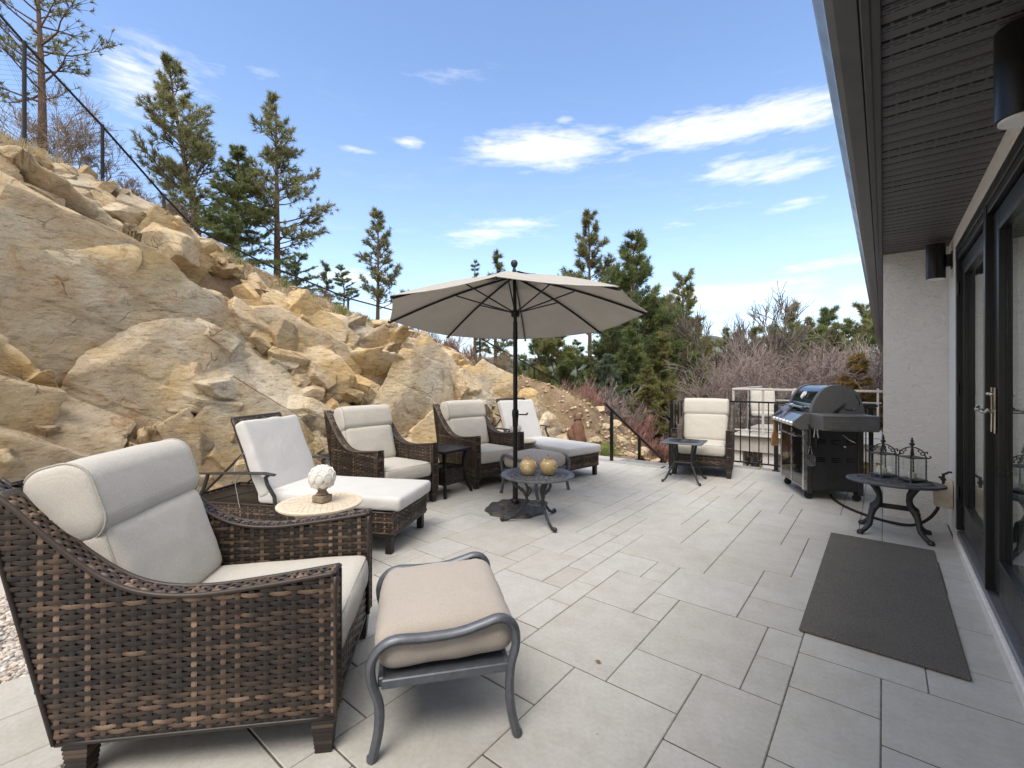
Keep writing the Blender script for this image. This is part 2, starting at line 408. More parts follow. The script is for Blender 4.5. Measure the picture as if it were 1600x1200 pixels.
# ------------------------------------------------------------------ weaving and cushions
def weave(mb, mapf, rows, row_iv, cols, col_iv, pu, pv, amp=.0035, seed=0, rw=.90, cw=.40, lite=.12, step=4):
    """flat strands: rows run along u, cols along v; mapf(u,v,off)"""
    rg=random.Random(seed)
    def strip(pts, half, axis, tone0):
        n=len(pts)
        if n<2: return
        vs=[];ts=[]
        for (u,v,o) in pts:
            tn=tone0+.30*noise.noise(Vector((u*16,v*16,seed*3.1+tone0*50)))
            for k,(q,dz) in enumerate(((-1,-.0016),(0,.0012),(1,-.0016))):
                uu,vv=(u,v+q*half) if axis==0 else (u+q*half,v)
                vs.append(mapf(uu,vv,o+dz)); ts.append(max(0,min(1,tn)))
        fs=[]
        for i in range(n-1):
            for k in range(2):
                a=i*3+k; fs.append((a,a+1,a+4,a+3))
        mb.add(vs,fs,None,ts)
    for i,v in rows:
        tone0=rg.choice([.25,.3,.35,.42,.5,.56]) if rg.random()>lite else rg.uniform(.58,.82)
        for a,b in row_iv(v):
            if b-a<.012: continue
            n=max(2,int((b-a)/(pu/step)))
            pts=[]
            for k in range(n+1):
                u=a+(b-a)*k/n; c=math.cos(math.pi*(u/pu+i))
                pts.append((u,v,amp*(math.copysign(abs(c)**.6,c))))
            strip(pts,pv*rw/2,0,tone0)
    for j,u in cols:
        tone0=rg.choice([.3,.4,.5,.55]) if rg.random()>.35 else rg.uniform(.62,.88)
        for a,b in col_iv(u):
            if b-a<.012: continue
            n=max(2,int((b-a)/(pv/2)))
            pts=[]
            for k in range(n+1):
                v=a+(b-a)*k/n; c=math.cos(math.pi*(v/pv+j+1))
                pts.append((u,v,amp*.55*c))
            strip(pts,pu*cw/2,1,tone0)
def panel(mb, mapf, w, h, pu=.042, pv=.0165, seed=0, top=None, left=None, right=None, **kw):
    """rectangular or shaped woven panel, u in 0..w, v in 0..h; top(u)->v limit, right(v)->u limit"""
    def row_iv(v):
        r=right(v) if right else w
        if top is None: return [(0,r)]
        iv=[];a=None;N=120
        for k in range(N+1):
            u=r*k/N; ok=v<top(u)-pv*.4
            if ok and a is None: a=u
            if (not ok) and a is not None: iv.append((a,u)); a=None
        if a is not None: iv.append((a,r))
        return iv
    def col_iv(u):
        t=top(u) if top else h
        v0=0
        if right:
            v=0
            while v<t and right(v)<u: v+=.01
            v0=v
        return [(v0,t)] if t>v0 else []
    maxh=h
    rows=[(i,(i+.5)*pv) for i in range(int(maxh/pv))]
    cols=[(j,j*pu) for j in range(0,int(w/pu)+1)]
    cols=[(j,min(max(u,.006),w-.006)) for j,u in cols]
    weave(mb,mapf,rows,row_iv,cols,col_iv,pu,pv,seed=seed,**kw)

def cushion(w,d,h,r=.03,puff=.02,wr=.006,seed=0,n=(26,24,7),bot=.3):
    """centred soft cushion"""
    vs=[];idx={};fs=[]
    hx,hy,hz=w/2,d/2,h/2; r=min(r,hz*.98)
    def cd(k,N):
        t=k/N*2-1; return math.copysign(1-(1-abs(t))**1.6,t)
    N=n
    def pt(i,j,k):
        if (i,j,k) in idx: return idx[(i,j,k)]
        p=Vector((cd(i,N[0])*hx,cd(j,N[1])*hy,cd(k,N[2])*hz))
        q=Vector((max(-hx+r,min(hx-r,p.x)),max(-hy+r,min(hy-r,p.y)),max(-hz+r,min(hz-r,p.z))))
        dv=p-q
        if dv.length>1e-9: p=q+dv.normalized()*r
        fx,fy=1-(p.x/hx)**2,1-(p.y/hy)**2
        fz=1-(p.z/hz)**2
        s=1 if p.z>0 else -bot
        p.z+=s*puff*(max(0,fx)**.5)*(max(0,fy)**.5)*min(1,abs(p.z)/hz*1.2)
        p.x+=math.copysign(1,p.x)*puff*.35*max(0,fz)*max(0,fy)**.5*abs(p.x/hx)
        p.y+=math.copysign(1,p.y)*puff*.35*max(0,fz)*max(0,fx)**.5*abs(p.y/hy)
        nn=noise.noise(Vector((p.x*7+seed,p.y*7,p.z*7)))*wr+noise.noise(Vector((p.x*17+seed,p.y*15,p.z*22)))*wr*.5
        p+=p.normalized()*nn
        idx[(i,j,k)]=len(vs); vs.append(p); return idx[(i,j,k)]
    A,B,C=N
    for i in range(A):
        for j in range(B):
            fs.append((pt(i,j,0),pt(i,j+1,0),pt(i+1,j+1,0),pt(i+1,j,0)))
            fs.append((pt(i,j,C),pt(i+1,j,C),pt(i+1,j+1,C),pt(i,j+1,C)))
    for i in range(A):
        for k in range(C):
            fs.append((pt(i,0,k),pt(i+1,0,k),pt(i+1,0,k+1),pt(i,0,k+1)))
            fs.append((pt(i,B,k),pt(i,B,k+1),pt(i+1,B,k+1),pt(i+1,B,k)))
    for j in range(B):
        for k in range(C):
            fs.append((pt(0,j,k),pt(0,j,k+1),pt(0,j+1,k+1),pt(0,j+1,k)))
            fs.append((pt(A,j,k),pt(A,j+1,k),pt(A,j+1,k+1),pt(A,j,k+1)))
    return vs,fs
def piping_path(w,d,z,r,seed=0):
    hx,hy=w/2,d/2; c=r; pts=[]
    for cx,cy,a0 in((hx-c,hy-c,0),(-hx+c,hy-c,90),(-hx+c,-hy+c,180),(hx-c,-hy+c,270)):
        for k in range(6):
            a=R(a0+k*18); pts.append((cx+c*math.cos(a),cy+c*math.sin(a),z))
    out=[]
    for i,p in enumerate(pts):
        q=pts[(i+1)%len(pts)]; L=math.dist(p,q); m=max(1,int(L/.04))
        for k in range(m): out.append(tuple(p[t]+(q[t]-p[t])*k/m for t in range(3)))
    out.append(out[0]); return out
def cush_obj(name,parent,w,d,h,mat,Mx,r=.03,puff=.02,pipe=True,seed=0,wr=.006,bot=.3,sides=(1,-1),pr=.0042,n=(26,24,7)):
    mb=MB(); vs,fs=cushion(w,d,h,r,puff,wr,seed,bot=bot,n=n); mb.add(vs,fs,Mx); o=mb.build(name,mat,parent,180)
    if pipe:
        for sg in sides:
            pm=MB()
            z=sg*(h/2-r*.30); off=r*.30
            pts=piping_path(w-2*off+.004,d-2*off+.004,z+.002*sg,max(.02,r*.9))
            pm.tube([Mx@Vector(p) for p in pts],pr,6,cap=False)
            pm.build('piping',M['piping'],o,180)
    return o

# ------------------------------------------------------------------ woven armchair (front at -y)
def make_armchair(label,loc,rz,group):
    W=.76; T=.078; HT=.50   # t (depth from front) = y+HT
    root=thing('wicker_armchair',label,'armchair',loc,rz,group)
    ks=[(0,.62),(.23,.590),(.43,.575),(.58,.598),(.70,.665),(.82,.78),(.93,.90),(1.0,.965)]
    def ztop(t):
        if t<=0: return ks[0][1]
        for i in range(len(ks)-1):
            if t<=ks[i+1][0]:
                p0=ks[max(0,i-1)];p1=ks[i];p2=ks[i+1];p3=ks[min(len(ks)-1,i+2)]
                u=(t-p1[0])/(p2[0]-p1[0])
                m1=(p2[1]-p0[1])/(p2[0]-p0[0])*(p2[0]-p1[0]); m2=(p3[1]-p1[1])/(p3[0]-p1[0])*(p2[0]-p1[0])
                return (2*u**3-3*u*u+1)*p1[1]+(u**3-2*u*u+u)*m1+(-2*u**3+3*u*u)*p2[1]+(u**3-u*u)*m2
        return ks[-1][1]
    def trear(z): return .80+.20*max(0,(z-.12))/.845
    zb=.13
    for sx in(-1,1):
        mb=MB()
        xo=sx*(W/2-.004); xi=sx*(W/2-T+.004)
        fo=lambda u,v,o,xo=xo,sx=sx:(xo+sx*o,u-HT,v+zb)
        panel(mb,fo,1.0,.84,seed=3+sx,top=lambda u:ztop(u)-zb,right=lambda v:trear(v+zb),lite=.2)
        fi=lambda u,v,o,xi=xi,sx=sx:(xi-sx*o,u-HT,v+.26)
        panel(mb,fi,1.0,.71,seed=13+sx,top=lambda u:ztop(u)-.26,right=lambda v:trear(v+.26))
        ff=lambda u,v,o,sx=sx:(sx*(W/2-T)+sx*u if sx>0 else -(W/2-T)-u,-HT-.001-o,v+zb)
        panel(mb,ff,T,.485,pu=.026,seed=23+sx)
        # dark core
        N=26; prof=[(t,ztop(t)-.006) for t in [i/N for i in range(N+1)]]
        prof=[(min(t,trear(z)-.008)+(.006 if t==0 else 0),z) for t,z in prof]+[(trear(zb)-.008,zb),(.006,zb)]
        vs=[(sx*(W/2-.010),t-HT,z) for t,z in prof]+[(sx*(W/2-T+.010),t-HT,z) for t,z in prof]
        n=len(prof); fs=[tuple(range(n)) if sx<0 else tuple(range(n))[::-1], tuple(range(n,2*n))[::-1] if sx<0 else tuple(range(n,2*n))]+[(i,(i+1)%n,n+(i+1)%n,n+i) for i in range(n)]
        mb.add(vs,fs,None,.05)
        # wrapped border along front post and bottom
        for x in(xo,xi): mb.tube([(x,-HT,z) for z in np.linspace(zb,.615,12)],.007,6,tone=.55)
        mb.tube([(xo,t-HT,zb) for t in np.linspace(0,.80,10)],.007,6,tone=.3)
        mb.tube([(xo,trear(z)-HT,z) for z in np.linspace(zb,.955,14)],.008,6,tone=.35)
        sp=mb.build('side_panel',M['wicker'],root,180)
        # arm top: band of strands along the curve
        at=MB()
        # arc-length parametrise
        ts=np.linspace(0,1.0,160); P=[(t,ztop(t)) for t in ts]; S=[0]
        for a,b in zip(P,P[1:]): S.append(S[-1]+math.dist(a,b))
        L=S[-1]
        def onc(s,L=L):
            k=min(158,max(0,int(np.searchsorted(S,s))-1)); u=(s-S[k])/(S[k+1]-S[k])
            t=P[k][0]+(P[k+1][0]-P[k][0])*u; z=P[k][1]+(P[k+1][1]-P[k][1])*u
            dx,dz=P[k+1][0]-P[k][0],P[k+1][1]-P[k][1]; q=math.hypot(dx,dz); return t,z,-dz/q,dx/q
        def fa(u,v,o,sx=sx):
            t,z,nx,nz=onc(u); bul=.007*(1-((v-T/2)/(T/2))**2)
            return (sx*(W/2-T)+sx*v if sx>0 else -(W/2-T)-v, t-HT+nx*(o+.004+bul), z+nz*(o+.004+bul))
        rows=[(i,.011+(i+.5)*.0142) for i in range(4)]; nc=int(L/.021)
        cols=[(j,(j+.5)*L/nc) for j in range(nc)]
        weave(at,fa,rows,lambda v:[(0,L)],cols,lambda u:[(.004,T-.004)],L/nc,.0142,amp=.0032,seed=41+sx,rw=.86,cw=.72,step=5,lite=.25)
        for vv in(.004,T-.004):
            pts=[fa(s,vv,.0) for s in np.linspace(0,L,70)]
            at.tube(pts,.0085,7,tone=.5)
        vs=[];N2=50
        for s in np.linspace(0,L,N2): vs+= [fa(s,.004,-.009),fa(s,T-.004,-.009)]
        at.add(vs,[(2*i,2*i+1,2*i+3,2*i+2) for i in range(N2-1)],None,.1)
        pts=[fa(0,v,-.002) for v in np.linspace(.002,T-.002,6)]; at.tube(pts,.008,6,tone=.4)
        at.build('arm_top',M['wicker'],root,180)
        # tapered wrapped legs
        for (y0,nm) in((-HT+.04,'f'),(trear(.12)-HT-.05,'r')):
            lg=MB()
            for k in range(9):
                z1=.135-k*.015; z0=z1-.0142; q=1-k*.035; hw=.036*q
                cx=sx*(W/2-T/2)
                prof=[(hw*1.33,0),(hw*1.42,.0035),(hw*1.42,.0105),(hw*1.33,.0142)]
                lg.lathe(prof,4,(cx,y0,z0),ph=math.pi/4,tone=rnd.choice([.25,.35,.5,.65]))
            lg.box((sx*(W/2-T/2),y0,.006),(.048,.048,.012),.003,tone=.0)
            lg.build('leg',M['wicker'],root,30)
    # front apron and back
    fr=MB()
    wi=W-2*T
    panel(fr,lambda u,v,o:(u-wi/2,-HT+.012-o,v+.135),wi,.145,seed=61)
    fr.tube([(x,-HT+.012,.135) for x in np.linspace(-wi/2,wi/2,8)],.008,6,tone=.3)
    fr.tube([(x,-HT+.012,.282) for x in np.linspace(-wi/2,wi/2,8)],.008,6,tone=.45)
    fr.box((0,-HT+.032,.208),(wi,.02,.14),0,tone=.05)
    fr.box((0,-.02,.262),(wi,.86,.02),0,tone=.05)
    fr.build('seat_base',M['wicker'],root,180)
    bk=MB()
    Wb=W-.01
    panel(bk,lambda u,v,o:(u-Wb/2,trear(v+zb)-HT+.004+o,v+zb),Wb,.81,seed=71)
    panel(bk,lambda u,v,o:(u-wi/2,trear(v+.4)-HT-.055-o,v+.4),wi,.54,seed=73)
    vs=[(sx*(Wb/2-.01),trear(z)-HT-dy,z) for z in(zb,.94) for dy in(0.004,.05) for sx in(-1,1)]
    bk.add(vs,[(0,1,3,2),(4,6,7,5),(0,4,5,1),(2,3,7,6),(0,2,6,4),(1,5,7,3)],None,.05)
    bk.box((0,trear(.945)-HT-.025,.945),(wi+.02,.062,.016),.006,rot=Matrix.Rotation(-.22,3,'X'),tone=.4)
    for k in range(20):
        bk.box((-wi/2+wi*(k+.5)/20,trear(.945)-HT-.025,.9535),(.026,.066,.004),.0015,rot=Matrix.Rotation(-.22,3,'X'),tone=rnd.choice([.3,.4,.5,.65]))
    bk.build('back_panel',M['wicker'],root,180)
    # cushions
    Ms=Matrix.Translation((0,-.155,.352))@Matrix.Rotation(R(-1.5),4,'X')
    cush_obj('seat_cushion',root,wi-.006,.70,.145,M['beige'],Ms,r=.04,puff=.018,seed=2)
    tilt=R(-17)
    Mb=Matrix.Translation((0,.235,.588))@Matrix.Rotation(tilt,4,'X')@Matrix.Rotation(R(90),4,'X')
    cush_obj('back_cushion',root,wi-.004,.40,.15,M['beige'],Mb,r=.045,puff=.024,seed=5,bot=.1)
    Mh=Matrix.Translation((0,.330,.872))@Matrix.Rotation(tilt,4,'X')@Matrix.Rotation(R(90),4,'X')
    hw,hh,ht,rr=wi/2+.006,.138,.098,.080
    def sect(x,k,sc=1.0):
        out=[]
        for cx,cy,a0 in((hh-rr,ht-rr,0),(-hh+rr,ht-rr,90),(-hh+rr,-ht+rr,180),(hh-rr,-ht+rr,270)):
            for q in range(9):
                w_=R(a0+q*90/8); yy=cx+rr*math.cos(w_); zz=cy+rr*math.sin(w_)
                nn=1+.03*noise.noise(Vector((x*5,yy*7,zz*7)))*k
                out.append((x,yy*sc*nn,zz*sc*nn))
        return out
    hb=MB(); st_=[]
    for sx_,ss in((-1,1),):
        pass
    xs=[(-hw-.006,.30),(-hw-.005,.62),(-hw,.86),(-hw+.006,.965),(-hw+.016,1.0)]+[(x,1.0+.035*math.sin((x+hw)/(2*hw)*math.pi)) for x in np.linspace(-hw+.04,hw-.04,16)]+[(hw-.016,1.0),(hw-.006,.965),(hw,.86),(hw+.005,.62),(hw+.006,.30)]
    vs=[];fs=[];n=36
    for x,sc in xs: vs+=[Mh@Vector(p) for p in sect(x,1,sc)]
    for i in range(len(xs)-1):
        for k in range(n): fs.append((i*n+k,i*n+(k+1)%n,(i+1)*n+(k+1)%n,(i+1)*n+k))
    fs.append(tuple(range(n))[::-1]); fs.append(tuple((len(xs)-1)*n+k for k in range(n)))
    hb.add(vs,fs); hd=hb.build('headrest_cushion',M['beige'],root,180)
    for sx in(-1,1):     # seams round both end faces
        pm=MB(); q=[Mh@Vector(p) for p in sect(sx*(hw-.012),1,1.006)]; pm.tube(q+[q[0]],.0042,6,cap=False)
        pm.build('piping',M['piping'],hd,180)
    return root
def chair_at(fx,fy,nx,ny,k=1.0):
    """front-mid point and facing direction -> (loc, rz)"""
    L=math.hypot(nx,ny); nx/=L; ny/=L
    return (fx-.50*k*nx,fy-.50*k*ny,0.005), math.atan2(nx,-ny)
G='woven resin armchairs with beige cushions'
BIGK=1.10
loc,rz=chair_at(-1.807,1.145,.679,.734,BIGK)
chair=make_armchair('largest dark woven armchair in the left foreground, with plump beige cushions',loc,rz,G)
chair.scale=(1.05,BIGK,1.03)
for lab,a in (('woven armchair directly behind the lounger with the white ornament table',(-3.735,2.97,1,-.02)),
              ('woven armchair between the small dark side table and the umbrella pole',(-3.68,4.33,.97,-.20)),
              ('woven armchair against the black railing, facing the camera',(-1.90,6.38,.20,-.98))):
    loc,rz=chair_at(*a); dup(chair,loc,rz,lab,(1,1,1))

# ------------------------------------------------------------------ chaise lounger (foot end at -y, head at +y)
def make_lounger(label,loc,rz,group,tilt=68):
    root=thing('chaise_lounge',label,'lounge chair',loc,rz,group)
    W=.66; L=1.92
    b=MB()
    for sx in(-1,1):
        panel(b,lambda u,v,o,sx=sx:(sx*(W/2+o),u,v+.155),L,.155,pu=.036,pv=.0155,seed=5+sx,rw=.85,lite=.3)
    for y,s in((0,-1),(L,1)):
        panel(b,lambda u,v,o,y=y,s=s:(u-W/2,y+s*o,v+.155),W,.155,pu=.036,pv=.0155,seed=9+s,rw=.85,lite=.3)
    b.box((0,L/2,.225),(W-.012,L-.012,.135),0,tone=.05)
    for z in(.155,.312):
        for sx in(-1,1): b.tube([(sx*W/2,y,z) for y in np.linspace(0,L,14)],.008,6,tone=.5)
        for y in(0,L): b.tube([(x,y,z) for x in np.linspace(-W/2,W/2,8)],.008,6,tone=.5)
    b.build('woven_base',M['wicker'],root,180)
    f=MB()
    for sx in(-1,1): f.box((sx*(W/2-.018),L/2,.143),(.034,L,.024),.004)
    for y in(.018,L-.018): f.box((0,y,.143),(W-.07,.034,.024),.004)
    f.build('frame',M['blackwood'],root)
    for sx in(-1,1):
        for y in(.045,L-.06):
            l=MB(); l.box((sx*(W/2-.03),y,.068),(.052,.052,.132),.004); l.build('leg',M['blackwood'],root)
    hy=1.17   # hinge
    tl=R(tilt)
    Mb=Matrix.Translation((0,hy,.33))@Matrix.Rotation(tl,4,'X')
    # back frame: woven, tilted
    bf=MB()
    panel(bf,lambda u,v,o:tuple(Mb@Vector((u-W/2+.05,v,.004+o))),W-.10,.72,pu=.036,pv=.0155,seed=31,rw=.85,lite=.3)
    panel(bf,lambda u,v,o:tuple(Mb@Vector((u-W/2+.05,v,-.024-o))),W-.10,.72,pu=.036,pv=.0155,seed=33,rw=.85,lite=.3)
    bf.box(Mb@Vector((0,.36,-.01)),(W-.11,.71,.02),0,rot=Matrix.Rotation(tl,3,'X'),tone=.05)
    for sx in(-1,1): bf.tube([tuple(Mb@Vector((sx*(W/2-.05),v,-.01))) for v in np.linspace(0,.72,10)],.017,6,tone=.45)
    bf.tube([tuple(Mb@Vector((x,.72,-.01))) for x in np.linspace(-W/2+.05,W/2-.05,8)],.017,6,tone=.45)
    bf.build('back_frame',M['wicker'],root,180)
    # cushions
    Ms=Matrix.Translation((0,hy/2-.02,.372))
    cush_obj('seat_cushion',root,W-.01,hy+.06,.105,M['lgrey'],Ms,r=.03,puff=.010,pipe=False,seed=21,wr=.008,n=(24,30,7))
    Mc=Mb@Matrix.Translation((0,.345,.075))
    c=cush_obj('back_cushion',root,W+.015,.63,.10,M['lgrey'],Mc,r=.026,puff=.008,pipe=False,seed=25,wr=.010,n=(24,26,7))
    t=MB()
    for sx in(-1,1): t.tube([Mb@Vector((sx*(W/2-.01),.42,.03)),Mb@Vector((sx*(W/2+.02),.36,-.06)),Mb@Vector((sx*(W/2+.02),.20,-.12)),Mb@Vector((sx*(W/2+.01),.02,-.16))],.008,4,flat=.2)
    t.build('tie_strap',M['lgrey'],c,60)
    for sx in(-1,1):
        a=MB(); x=sx*(W/2+.045)
        pts=[(x,hy-.20,.30),(x,hy-.19,.40),(x,hy-.13,.49),(x,hy-.11,.545),(x,hy-.14,.572)]
        a.tube(pts,.017,8,flat=.75)
        a.tube([(x,hy-.19,.570),(x,hy-.10,.580),(x,hy+.12,.574),(x,hy+.40,.560),(x,hy+.50,.555)],[.022,.027,.026,.022,.018],8,flat=.42,up=(0,0,1))
        a.tube([(x,hy+.42,.555),(x,hy+.46,.44),(x,hy+.52,.33)],.014,8)
        a.box((sx*(W/2+.018),hy-.20,.285),(.07,.03,.03),.004); a.box((sx*(W/2+.018),hy+.52,.30),(.07,.03,.03),.004)
        a.build('armrest',M['castdark'],root,50)
        s=MB(); s.tube([Mb@Vector((sx*(W/2-.06),.42,-.03)),(sx*(W/2-.06),hy+.62,.32)],.010,6)
        s.tube([Mb@Vector((sx*(W/2-.06),.10,-.03)),(sx*(W/2-.06),hy+.46,.32)],.008,6); s.build('back_prop',M['castdark'],root)
    return root
# foot-mid point, axis towards the head
def lounge_at(x,y,ax,ay): return (x,y,.005), math.atan2(-ax,ay)
GL='woven chaise loungers with pale grey cushions'
loc,rz=lounge_at(-3.02,2.42,-.885,-.465)
lo=make_lounger('chaise lounger with a raised pale cushion, behind the white pierced table in the left half',loc,rz,GL)
loc,rz=lounge_at(-3.08,5.30,-.985,.17)
dup(lo,loc,rz,'farther chaise lounger, right of the umbrella pole and in front of the brown statue')

# ------------------------------------------------------------------ ottoman (arms at +-x ends)
def make_ottoman(label,loc,rz,group):
    root=thing('ottoman',label,'ottoman',loc,rz,group)
    L=.62; D=.50
    for sx in(-1,1):
        a=MB(); x=sx*L/2
        # scrolled rail: front leg up, over and down the back leg
        pts=[(x,-D/2-.012,0),(x,-D/2+.010,.10),(x,-D/2+.012,.19),(x,-D/2-.012,.27),(x,-D/2-.016,.335),(x,-D/2+.010,.385),(x,-D/2+.065,.412),
             (x,-.08,.408),(x,.04,.412),(x,.13,.432),(x,.185,.446),(x,.225,.436),(x,.252,.40),(x,.256,.34),(x,.238,.27),(x,.232,.18),(x,.240,.09),(x,.262,0)]
        # smooth
        sm=[]
        for i in range(len(pts)-1):
            p0,p1,p2,p3=[Vector(pts[max(0,min(len(pts)-1,i+k))]) for k in(-1,0,1,2)]
            for k in range(5):
                u=k/5; sm.append(.5*((2*p1)+(p2-p0)*u+(2*p0-5*p1+4*p2-p3)*u*u+(3*p1-p0-3*p2+p3)*u**3))
        sm.append(Vector(pts[-1]))
        a.tube(sm,.0175,8,flat=1.2,up=(1,0,0))
        a.tube([p+Vector((sx*.015,0,0)) for p in sm[22:66]],.0035,5)
        for q in(sm[0],sm[-1]): a.lathe([(.017,0),(.019,.004),(.019,.016),(.016,.02)],10,(q.x,q.y,0))
        a.build('side_frame',M['slate'],root,50)
    s=MB()
    for y in(-.232,.225): s.box((0,y,.262),(L-.02,.022,.034),.004)
    for x in(-L/2+.004,L/2-.004): s.box((x,0,.262),(.022,.46,.034),.004)
    s.box((0,0,.270),(L-.03,.44,.006),.001)
    s.build('seat_frame',M['slate'],root)
    cush_obj('seat_cushion',root,L-.034,D+.01,.15,M['tan'],Matrix.Translation((0,.004,.362))@Matrix.Rotation(R(2.2),4,'X'),r=.062,puff=.028,pipe=False,seed=51,wr=.007)
    return root
ot=make_ottoman('tan cushioned ottoman with curved slate metal frame in front of the nearest armchair',(-1.475,1.34,.004),R(-38),'tan cushioned metal ottomans')
dup(ot,(-3.17,4.36,.004),R(90),'second tan ottoman, farther off behind the round table with the two ochre jars')

def spline(pts,k=5):
    pts=[Vector(p) for p in pts]; out=[]
    for i in range(len(pts)-1):
        p0,p1,p2,p3=[pts[max(0,min(len(pts)-1,i+q))] for q in(-1,0,1,2)]
        for j in range(k):
            u=j/k; out.append(.5*((2*p1)+(p2-p0)*u+(2*p0-5*p1+4*p2-p3)*u*u+(3*p1-p0-3*p2+p3)*u**3))
    out.append(pts[-1]); return out
def ellipse_top(mb,rx,ry,z,th,lattice='rings',hole=0):
    """cast disc with raised rim and open scroll lattice"""
    M0=Matrix.Diagonal((1,ry/rx,1,1))
    mb.lathe([(rx-.055,z-th),(rx-.012,z-th),(rx,z-th*.6),(rx,z-th*.2),(rx-.008,z),(rx-.030,z+.001),(rx-.045,z-.003),(rx-.055,z-.004)],56,M=M0)
def lattice_disc(mb,r,z,rings,seed=0,M=None,th=.0045):
    rg=random.Random(seed); M=M or Matrix.Identity(4)
    for q in rings: mb.ring((0,0,z),q,th,48,6,M)
    for a,b in zip(rings,rings[1:]):
        m=(a+b)/2; hw=(b-a)/2; n=max(6,int(2*math.pi*m/(hw*2.1)))
        for k in range(n):
            w=2*math.pi*k/n
            for sg in(-1,1):
                pts=[]
                for t in np.linspace(0,1,7):
                    rr=a+(b-a)*t; ww=w+sg*(math.pi/n)*math.sin(t*math.pi*1.0)*1.0
                    pts.append(M@Vector((rr*math.cos(ww),rr*math.sin(ww),z)))
                mb.tube(pts,th*.8,5,cap=False)
            c=M@Vector((m*math.cos(w+math.pi/n),m*math.sin(w+math.pi/n),z)); mb.lathe([(th*1.6,-th*.6),(th*1.6,th*.8)],8,c)
# ---- round cast coffee table
def make_round_table():
    rt=thing('round_coffee_table','round dark cast metal table with pierced top on scrolled legs, under the umbrella','side table',(-2.49,3.46,.004),0)
    r=.34; z=.445
    t=MB(); t.lathe([(r-.06,z-.018),(r-.012,z-.020),(r,z-.012),(r,z-.004),(r-.010,z+.003),(r-.030,z+.002),(r-.05,z-.006),(r-.06,z-.008),(r-.06,z-.018)],64,cap=False)
    t.v=t.v; 
    top=t.build('table_top',M['castgrey'],rt,50)
    # open the middle: a ring (drop the two cap faces)
    l=MB(); lattice_disc(l,r,z-.009,[.03,.075,.125,.18,.235,.285],1,th=.0048)
    l.lathe([(.028,z-.014),(.028,z-.004)],16)
    l.build('lattice',M['castgrey'],top,60)
    for k,(fx,fy) in enumerate(((-.26,-.20),(.27,-.14),(-.03,.31))):
        a=math.atan2(fy,fx); mb=MB(); Mz=Matrix.Rotation(a,4,'Z')
        pts=spline([(.24,0,z-.02),(.245,0,.38),(.205,0,.335),(.15,0,.30),(.115,0,.255),(.10,0,.20),(.125,0,.15),(.17,0,.10),(.225,0,.05),(.285,0,.022),(.325,0,.024)])
        mb.tube([Mz@p for p in pts],[.011+.004*math.sin(i*.9)**2 for i in range(len(pts))],8)
        pts=spline([(.16,0,z-.02),(.15,0,.39),(.11,0,.35),(.09,0,.30),(.10,0,.255),(.105,0,.20)])
        mb.tube([Mz@p for p in pts],[.010+.004*math.sin(i*1.1)**2 for i in range(len(pts))],8)
        pts=spline([(.105,0,.22),(.075,0,.26),(.06,0,.29),(.075,0,.315),(.095,0,.305),(.092,0,.285)]); mb.tube([Mz@p for p in pts],[.008]*10+[.007]*(len(pts)-10),7)
        for (x,zz,q) in((.205,.335,.019),(.15,.30,.018),(.112,.255,.019),(.328,.024,.023),(.285,.022,.016),(.245,.39,.016),(.14,.37,.015),(.10,.20,.02)):
            mb.lathe([(.002,-q),(q*.7,-q*.7),(q,0),(q*.7,q*.7),(.002,q)],8,tuple(Mz@Vector((x,0,zz))))
        mb.tube([Mz@Vector((.10,0,.175)),Mz@Vector((.05,0,.165)),Mz@Vector((0,0,.165))],.009,8)
        mb.build('leg',M['castdark'],rt,50)
    s=MB(); s.ring((0,0,.172),.088,.007,28,7); s.ring((0,0,.172),.04,.005,20,6)
    for k in range(8):
        a=k*math.pi/4; s.tube([(.04*math.cos(a),.04*math.sin(a),.172),(.088*math.cos(a+.35),.088*math.sin(a+.35),.172)],.005,6)
    s.build('lower_ring',M['castgrey'],rt,60)
    return rt
make_round_table()
def jar(x,y,label,rz):
    j=thing('ochre_jar',label,'jar',(x,y,.004+.4485),rz)
    m=MB(); m.lathe([(.03,0),(.048,.004),(.068,.03),(.079,.062),(.080,.085),(.070,.112),(.052,.132),(.030,.142),(.004,.144)],28); m.build('body',M['ochre'],j,60)
    m=MB(); m.lathe([(.034,.142),(.036,.146),(.028,.152),(.008,.156),(.005,.160),(.008,.170),(.006,.178),(.001,.180)],16); m.build('lid',M['stonefoot'],j,50)
jar(-2.53,3.37,'glazed ochre jar with small knob, left one of two on the round table',.3)
jar(-2.39,3.49,'glazed ochre jar with rust patch, right one of two on the round table',2.1)
# pairs: two on the same table

